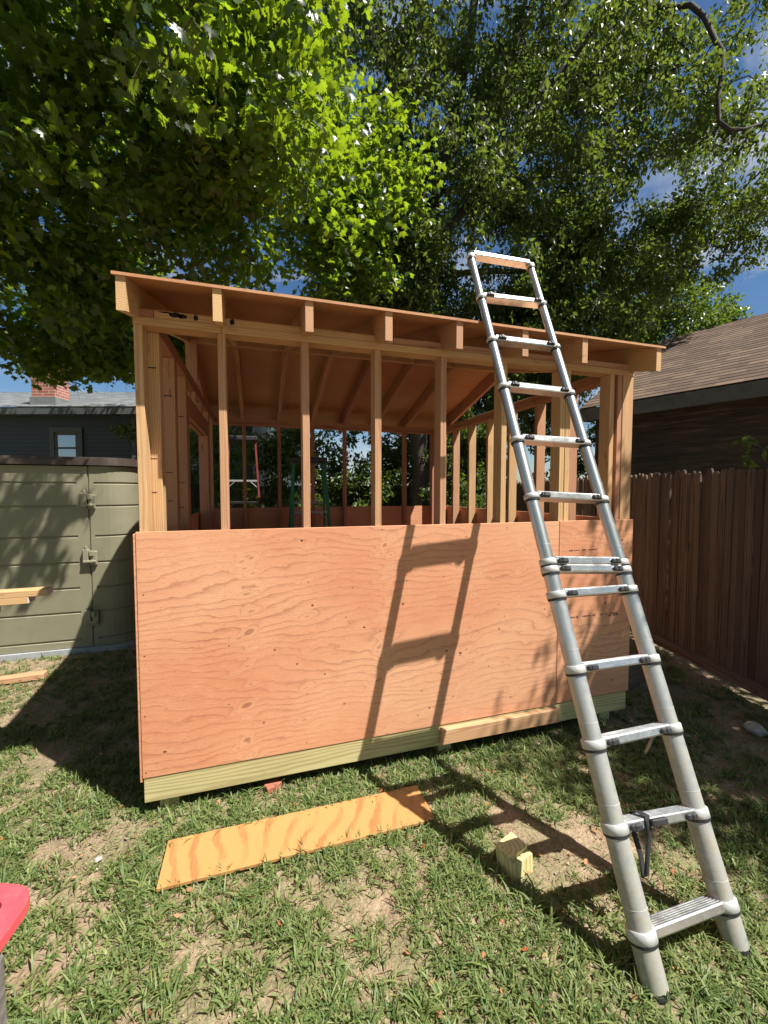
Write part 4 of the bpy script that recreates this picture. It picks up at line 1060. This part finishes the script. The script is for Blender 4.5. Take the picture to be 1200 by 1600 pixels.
def skeleton(paths, clumps, seed, droop=0.0, r_tip=0.006, power=0.45, rmax=None, limb=None):
    """trunk and limb paths given; every clump is reached by a bent branch from the nearest wood"""
    rg = np.random.default_rng(seed)
    nodes = []; par = []; pmin = {}
    for path in paths:
        P = [np.array(p, float) for p in path[1]]; prev = path[0]; st0 = len(nodes)
        if isinstance(prev, tuple): prev = int(np.argmin([np.linalg.norm(q - np.array(prev)) for q in nodes]))
        for i in range(len(P)):
            if i == 0:
                nodes.append(P[0]); par.append(-1 if prev is None else prev); continue
            a, b = P[i - 1], P[i]; n = max(1, int(np.linalg.norm(b - a) / 0.35))
            for k_ in range(1, n + 1):
                par.append(len(nodes) - 1); nodes.append(a + (b - a) * k_ / n + rg.normal(0, 0.02, 3))
        if len(path) > 2:
            for i in range(st0, len(nodes)): pmin[i] = path[2] + (path[3] - path[2]) * (i - st0) / max(1, len(nodes) - st0)
    arr = np.array(nodes); order = np.argsort([np.min(np.linalg.norm(arr - c, axis=1)) for c in clumps])
    tips = np.zeros(len(clumps), int)
    for ci in order:
        c = clumps[ci]; arr = np.array(nodes)
        d = np.linalg.norm(arr - c, axis=1) + 0.35 * np.maximum(0, arr[:, 2] - c[2])
        j = int(np.argmin(d)); a = arr[j]; L = np.linalg.norm(c - a); n = max(2, int(L / 0.30)); prev = j
        bend = rg.normal(0, 0.10 * L, 3) + np.array([0, 0, 0.10 * L + droop * 0])
        for k_ in range(1, n + 1):
            t = k_ / n; p = a + (c - a) * t + bend * math.sin(PI * t) * (1 if t < 1 else 0)
            nodes.append(p); par.append(prev); prev = len(nodes) - 1
        tips[ci] = prev
    nodes = np.array(nodes); load = np.ones(len(nodes)) * 0.0
    kids = {}
    for i, p in enumerate(par):
        if p >= 0: kids.setdefault(p, []).append(i)
    load = np.zeros(len(nodes))
    for i in range(len(nodes) - 1, -1, -1):
        if i not in kids: load[i] = 1
        if par[i] >= 0: load[par[i]] += load[i]
    rad = r_tip * np.power(np.maximum(load, 1), power)
    if rmax: rad = np.minimum(rad, rmax)
    for i, v_ in pmin.items(): rad[i] = v_
    return nodes, np.array(par), kids, rad, tips
def wood_mesh(name, nodes, par, kids, rad, parent, mat='bark', flare=None):
    G = Geo(); done = set()
    starts = [i for i in range(len(nodes)) if par[i] < 0]
    stack = [(i, None) for i in starts]
    while stack:
        i, p = stack.pop()
        chain = ([p] if p is not None else []) + [i]; c = i
        while c in kids:
            ks = sorted(kids[c], key=lambda q: -rad[q]); nxt = ks[0]
            for q in ks[1:]: stack.append((q, c))
            chain.append(nxt); c = nxt
        pts = [nodes[q] for q in chain]; rs = [rad[q] for q in chain]
        if p is not None: rs[0] = min(rs[0], rs[1] * 1.25)
        n = 12 if rs[0] > 0.08 else (7 if rs[0] > 0.02 else 4)
        if len(pts) > 1: tube(G, pts, rs, mat, n, cap=False)
    return G.build(name, parent)

def leaves(parent, clumps, crad, per, tmpl, size, mat, seed, tilt=0.75, hang=0.5, reject=None, name='crown', twigs=None, sprayed=1.0):
    rg = np.random.default_rng(seed)
    C = np.repeat(clumps, per, 0); R = np.repeat(crad, per)
    n = len(C)
    dirn = unit(rg.normal(0, 1, (n, 3))); rr = rg.uniform(0, 1, n) ** 0.45
    P = C + dirn * (R * rr)[:, None] * np.array([1, 1, 0.75])
    if reject is not None:
        k_ = ~reject(P); P, C, R, dirn = P[k_], C[k_], R[k_], dirn[k_]; n = len(P)
    nrm = unit(np.array([0, 0, 1.0]) * (1 - tilt) + rg.normal(0, 1, (n, 3)) * tilt * 0.62 + dirn * 0.15)
    tip = dirn * 0.6 + np.array([0, 0, -hang]) + rg.normal(0, 0.5, (n, 3))
    ex, ey, ez = frames(nrm, tip)
    # each clump has its own slight hue, each leaf varies about it
    ct = np.repeat(rg.uniform(0.1, 0.8, len(clumps)), per)
    if reject is not None: ct = ct[k_]
    tint = np.clip(ct + rg.normal(0, 0.22, n), 0, 1)
    sz = size * rg.uniform(0.6, 1.2, n)
    return scatter_mesh(name, tmpl[0], tmpl[1], P, ex, ey, ez, sz, tint, mat, parent)

def twig_rays(G, clumps, crad, per, seed, r=0.0025, mat='bark', hang=0.2):
    rg = np.random.default_rng(seed)
    for c, R in zip(clumps, crad):
        for _ in range(per):
            d = unit(rg.normal(0, 1, 3) + np.array([0, 0, -hang])); L = R * rg.uniform(0.7, 1.25)
            m = c + d * L * 0.5 + rg.normal(0, 0.04, 3) * L; e = c + d * L + np.array([0, 0, -0.12 * L])
            tube(G, [c, m, e], [r, r * 0.8, r * 0.4], mat, 3, cap=False)

def in_ell(P, c, r): return np.sum(((P - np.array(c)) / np.array(r)) ** 2, 1)
def sample_volume(ells, n, seed, thr=0.0, nscale=0.55, hollow=0.0):
    """points spread through a union of ellipsoids, thinned by 3-D noise so gaps open between boughs"""
    rg = np.random.default_rng(seed); out = []
    wts = np.array([e[2] for e in ells], float); wts /= wts.sum()
    while len(out) < n:
        e = ells[rg.choice(len(ells), p=wts)]
        d = unit(rg.normal(0, 1, 3)) * rg.uniform(hollow ** 3, 1) ** (1 / 3); p = np.array(e[0]) + d * np.array(e[1])
        if noise.noise(Vector(p * nscale) + Vector((seed, 0, 0))) > thr + rg.normal(0, 0.12): out.append(p)
    return np.array(out)

def maple_reject(P):
    """keep the crown out of the low space over the lawn, so that sun reaches the front of the shed"""
    t = 2.53 - P[:, 1]; xs = P[:, 0] - 1.03 * t; zs = P[:, 2] - 2.42 * t
    low = (t > 0) & (zs < 0.85 + 0.3 * np.sin(xs * 5)) & (xs < 0.3)
    lowr = (t > 0) & (xs >= -1.25) & (xs < -0.3) & (zs < 1.30)
    front = P[:, 1] < -0.15 - 0.3 * np.maximum(0, P[:, 2] - 6.0)
    body = (P[:, 0] > -0.5) & (P[:, 0] < 3.6) & (P[:, 1] < 3.9) & (P[:, 2] < 3.45)
    stor = P[:, 2] < 1.88 + 0.26 * np.minimum(P[:, 1], 7.0) + 0.12 * np.sin(P[:, 0] * 3.0)
    near = np.linalg.norm(P - np.array(CAM), axis=1) < 2.6
    return low | lowr | front | body | stor | near

# maple on the left
maple = thing('maple_tree', 'large broad maple with lobed bright green leaves overhanging from the left', 'tree', (-5.2, 6.2, 0))
ells = [((-3.6, 5.6, 6.2), (4.0, 3.8, 3.4), 5), ((-1.4, 3.2, 5.6), (2.2, 2.2, 2.0), 3.4), ((-0.2, 4.6, 6.6), (2.3, 2.4, 2.2), 2.6), ((-3.6, 6.0, 4.2), (3.4, 2.2, 1.0), 2.4),
        ((-1.8, 2.2, 8.4), (2.6, 2.2, 1.6), 2.8), ((0.3, 2.8, 6.2), (1.5, 1.5, 1.4), 1.3), ((-2.0, 5.0, 4.3), (2.0, 1.4, 0.9), 1.6), ((-2.8, 1.8, 6.4), (2.2, 1.6, 2.0), 1.6), ((1.5, 4.4, 7.0), (1.2, 1.2, 2.2), 1.3), ((-0.9, 0.95, 5.3), (1.4, 0.8, 1.0), 0.9), ((-4.6, 0.6, 6.0), (2.2, 3.0, 1.8), 1.6), ((-1.0, 0.6, 9.2), (2.6, 1.7, 1.2), 2.4), ((-6.0, 1.5, 5.0), (2.0, 3.5, 2.0), 1.6), ((2.4, 4.6, 6.6), (0.9, 0.9, 2.0), 0.8), ((1.3, 4.4, 5.2), (1.0, 0.8, 0.7), 0.4), ((0.5, 2.3, 5.2), (0.45, 0.4, 0.8), 0.16), ((1.7, 3.4, 6.2), (0.4, 0.4, 1.0), 0.16), ((-0.8, 2.3, 4.7), (0.5, 0.4, 0.7), 0.16), ((0.9, 3.2, 5.0), (0.7, 0.5, 0.5), 0.12)]  # leftmost boughs are out of view, added to hold back sky light
mc = sample_volume(ells, 1450, 4, thr=-0.10, nscale=0.7)
mc = mc[~maple_reject(mc)]
mr = np.random.default_rng(1).uniform(0.30, 0.55, len(mc))
sk = skeleton([(None, [(-5.2, 6.2, -0.1), (-5.15, 6.2, 1.5), (-5.0, 6.1, 3.0), (-4.6, 5.9, 4.6), (-4.2, 5.8, 6.4), (-3.9, 5.8, 8.6)]), ((-5.0, 6.1, 3.0), [(-4.2, 5.6, 4.1), (-2.9, 4.8, 4.9), (-1.5, 3.9, 5.5), (-0.2, 3.3, 5.9)]), ((-4.6, 5.9, 4.6), [(-3.2, 5.6, 5.8), (-1.5, 5.2, 6.5), (0.2, 4.8, 6.9)])], mc, 3, rmax=0.24, r_tip=0.005, power=0.42)
wood_mesh('trunk', *sk[:4], maple)
leaves(maple, mc, mr, 62, MT, 0.155, 'maple_leaf', 5, tilt=0.62, hang=0.7, reject=maple_reject)
G = Geo(); twig_rays(G, mc, mr, 2, 8, 0.003); G.build('twigs', maple)

# tall tree behind the shed, right of centre
def bt_reject(P): return (P[:, 1] < 2.4) | ((P[:, 1] < 3.9) & (P[:, 2] < 5.6)) | ((P[:, 0] > 4.4) & (P[:, 2] < 3.0 + 0.55 * np.maximum(0, P[:, 0] - 5.0)) & (P[:, 1] < 5.2)) | (P[:, 2] < 2.9) | ((P[:, 0] > 9.0) & (P[:, 2] < 6.2))
tall = thing('tall_tree', 'tall tree with small drooping leaves and dark limbs behind the shed', 'tree', (3.75, 5.6, 0))
ells = [((4.6, 5.9, 7.2), (3.0, 1.9, 3.9), 6), ((3.0, 6.0, 5.4), (1.6, 1.4, 2.2), 1.9), ((7.6, 5.4, 5.7), (2.6, 1.7, 1.9), 3.0), ((7.2, 4.8, 8.6), (2.8, 1.8, 2.6), 3.0), ((5.4, 5.2, 11.6), (4.0, 1.9, 1.9), 3.4), ((2.4, 5.9, 9.6), (1.3, 1.3, 2.2), 0.9), ((9.6, 4.0, 9.0), (2.0, 1.8, 2.6), 1.5), ((9.6, 4.6, 6.9), (1.6, 1.3, 1.2), 0.8), ((5.0, 5.8, 4.4), (2.4, 1.4, 1.3), 1.8)]
tcl = sample_volume(ells, 1850, 12, thr=-0.06, nscale=0.8)
tcl = tcl[~bt_reject(tcl)]
tr_ = np.random.default_rng(2).uniform(0.22, 0.46, len(tcl))
sk = skeleton([(None, [(3.75, 5.6, -0.1), (3.7, 5.5, 2.0), (3.55, 5.5, 4.0), (3.6, 5.6, 5.8), (4.2, 5.7, 8.2), (4.7, 5.5, 10.3), (4.8, 5.4, 11.8)], 0.20, 0.07), ((3.55, 5.5, 4.0), [(3.9, 5.4, 5.4), (3.6, 5.4, 7.6), (3.1, 5.4, 9.2), (2.6, 5.5, 10.1), (2.35, 5.6, 11.2)], 0.12, 0.05),
               ((3.6, 5.6, 5.8), [(4.8, 5.6, 7.6), (6.3, 4.9, 9.8), (6.9, 4.5, 10.5), (7.5, 4.15, 10.75), (7.95, 3.8, 10.45), (8.14, 3.4, 9.9), (8.12, 3.15, 9.3), (8.04, 3.0, 8.6), (7.92, 2.95, 8.1), (7.94, 2.92, 7.75), (8.12, 2.9, 7.6), (8.4, 2.85, 7.66), (8.8, 2.8, 7.8), (9.4, 2.9, 8.0)], 0.075, 0.02), ((3.6, 5.6, 5.8), [(5.0, 5.6, 6.2), (6.6, 5.4, 6.3), (8.4, 5.2, 6.6)], 0.06, 0.025), ((4.2, 5.7, 8.2), [(5.2, 5.4, 9.6), (5.9, 5.2, 11.2)], 0.09, 0.05)], tcl, 9, r_tip=0.0045, rmax=0.17, power=0.42)
wood_mesh('trunk', *sk[:4], tall)
leaves(tall, tcl, tr_, 92, OT, 0.105, 'birch_leaf', 6, tilt=0.85, hang=1.2, reject=bt_reject)
G = Geo(); twig_rays(G, tcl, tr_, 3, 9, 0.0028, hang=0.5); G.build('twigs', tall)

# lower sunlit tree between the shed and the garage roof
mid = thing('leafy_tree', 'lower sunlit yellow green tree above the right end of the shed roof', 'tree', (6.9, 8.4, 0))
cc = sample_volume([((6.6, 7.8, 4.1), (2.4, 1.2, 1.5), 3), ((9.6, 7.0, 5.9), (2.2, 1.2, 1.7), 2.6), ((11.9, 6.6, 6.2), (2.2, 1.2, 1.3), 2.4), ((4.9, 7.0, 2.6), (0.9, 0.9, 1.2), 0.9)], 520, 21, thr=-0.4)
cr = np.random.default_rng(3).uniform(0.28, 0.5, len(cc))
sk = skeleton([(None, [(6.9, 8.4, -0.1), (6.9, 8.3, 1.6), (6.9, 8.1, 3.4)]), ((6.9, 8.3, 1.6), [(8.4, 8.0, 3.6), (10.0, 7.4, 5.0), (11.6, 6.8, 5.8)])], cc, 4, rmax=0.12, power=0.42)
wood_mesh('trunk', *sk[:4], mid)
leaves(mid, cc, cr, 85, OT, 0.12, 'hedge_leaf', 16, tilt=0.7, hang=0.5)

# shrubs against the back fence, seen through the frame
def shrub(name, label, x, y, ells_, n, seed, size=0.09, per=95, mat='birch_leaf', group=None):
    root = thing(name, label, 'shrub', (x, y, 0), group); c_ = sample_volume(ells_, n, seed, thr=-0.15, nscale=1.1)
    r_ = np.random.default_rng(seed).uniform(0.16, 0.34, len(c_))
    sk_ = skeleton([(None, [(x, y, -0.1), (x, y, 0.5), (x + 0.05, y, 1.1)])], c_, seed, r_tip=0.005, rmax=0.04)
    wood_mesh('stems', *sk_[:4], root); leaves(root, c_, r_, per, OT, size, mat, seed, tilt=0.9, hang=0.5, name='foliage')
HG = 'shrubs along the back fence'
shrub('shrub', 'tall shrub showing between the shed corner posts and the garage eave', 7.4, 5.8, [((7.4, 5.8, 2.0), (1.2, 0.5, 2.0), 1)], 80, 37, group=HG)
shrub('shrub', 'dense dark shrub behind the doorway at the left end of the shed', -0.9, 6.0, [((-0.9, 6.0, 1.7), (1.0, 0.6, 1.7), 1)], 70, 30, group=HG)
shrub('shrub', 'dense shrub behind the red stepladder', 0.5, 6.0, [((0.5, 6.0, 1.7), (1.0, 0.6, 1.6), 1)], 70, 31, group=HG)
shrub('shrub', 'dense shrub behind the green stepladder', 1.7, 6.1, [((1.7, 6.1, 1.7), (1.0, 0.6, 1.6), 1)], 72, 32, group=HG)
shrub('shrub', 'loose shrub just left of the tall tree trunk', 2.9, 6.0, [((2.8, 6.0, 1.6), (0.85, 0.55, 1.5), 1)], 60, 33, group=HG)
shrub('shrub', 'leafy shrub between the picket fence and the rear corner of the shed', 4.3, 5.0, [((4.3, 5.0, 1.7), (0.65, 0.8, 1.6), 1)], 62, 34, group=HG)
shrub('shrub', 'shrub just right of the tall tree trunk', 3.7, 6.5, [((3.8, 6.5, 1.7), (0.9, 0.5, 1.7), 1)], 60, 36, group=HG)
shrub('shrub', 'tall shrub beyond the picket fence, left of the garage', 5.3, 5.9, [((5.3, 5.9, 1.8), (0.9, 0.6, 1.7), 1)], 60, 35, group=HG)

# unseen trees added around the yard to close off part of the sky light
def sky_block_tree(name, label, x, y, h, r, seed):
    root = thing(name, label, 'tree', (x, y, 0)); c_ = sample_volume([((x, y, h), (r, r, r * 0.8), 1)], 90, seed, thr=-0.5)
    sk_ = skeleton([(None, [(x, y, -0.1), (x, y, h * 0.4), (x + .1, y, h)])], c_, seed, r_tip=0.008, rmax=0.2)
    wood_mesh('trunk', *sk_[:4], root); leaves(root, c_, np.full(len(c_), 0.8), 60, MT, 0.34, 'maple_leaf', seed, tilt=0.7)
sky_block_tree('sky_block_tree', 'unseen round maple added behind and left of the photographer to block sky light', -6.0, -6.0, 6.0, 3.6, 51)
sky_block_tree('sky_block_tree', 'unseen round maple added straight behind the photographer to block sky light', 0.5, -9.5, 6.5, 3.8, 52)
sky_block_tree('sky_block_tree', 'unseen round maple added behind and right of the photographer to block sky light', 8.0, -9.0, 6.5, 3.6, 53)
sky_block_tree('sky_block_tree', 'unseen round maple added past the garage to block sky light', 14.0, -1.5, 6.5, 3.6, 54)

# neighbour's tree past the fence, mostly right of the picture: shades the right of the yard
nb = thing('ornamental_tree', 'glossy leaved tree reaching over the fence at the right edge', 'tree', (5.5, -1.3, 0))
nc = sample_volume([((5.4, -1.9, 4.4), (1.5, 1.2, 1.3), 3), ((4.55, -1.25, 3.3), (0.6, 0.6, 0.6), 1.0), ((5.6, -0.4, 3.4), (0.8, 0.8, 0.8), 1.2), ((5.4, -3.3, 4.4), (1.0, 1.0, 1.1), 1.0), ((4.95, -2.3, 4.0), (0.95, 0.95, 0.6), 1.6), ((4.7, -1.7, 3.6), (0.6, 0.6, 0.5), 0.8)], 340, 41, thr=-0.3, nscale=1.2)
nr_ = np.random.default_rng(5).uniform(0.18, 0.34, len(nc))
sp = np.array([(4.30, 0.10, 1.98), (4.20, 0.02, 1.99), (4.40, -0.02, 1.93), (4.33, 0.12, 1.86)]); 
sk = skeleton([(None, [(5.5, -1.3, -0.1), (5.45, -1.3, 1.2), (5.35, -1.4, 2.6), (5.25, -1.6, 4.0)]), ((5.45, -1.3, 1.2), [(5.2, -0.7, 1.75), (4.8, -0.3, 1.95), (4.45, 0.0, 1.98)])], np.vstack([nc, sp]), 6, r_tip=0.005, rmax=0.09)
wood_mesh('trunk', *sk[:4], nb)
leaves(nb, np.vstack([nc, sp]), np.concatenate([nr_, [0.09, 0.07, 0.09, 0.08]]), np.array([55] * len(nc) + [9, 7, 8, 7]), OT, 0.082, 'hedge_leaf', 17, tilt=0.6, hang=0.5)
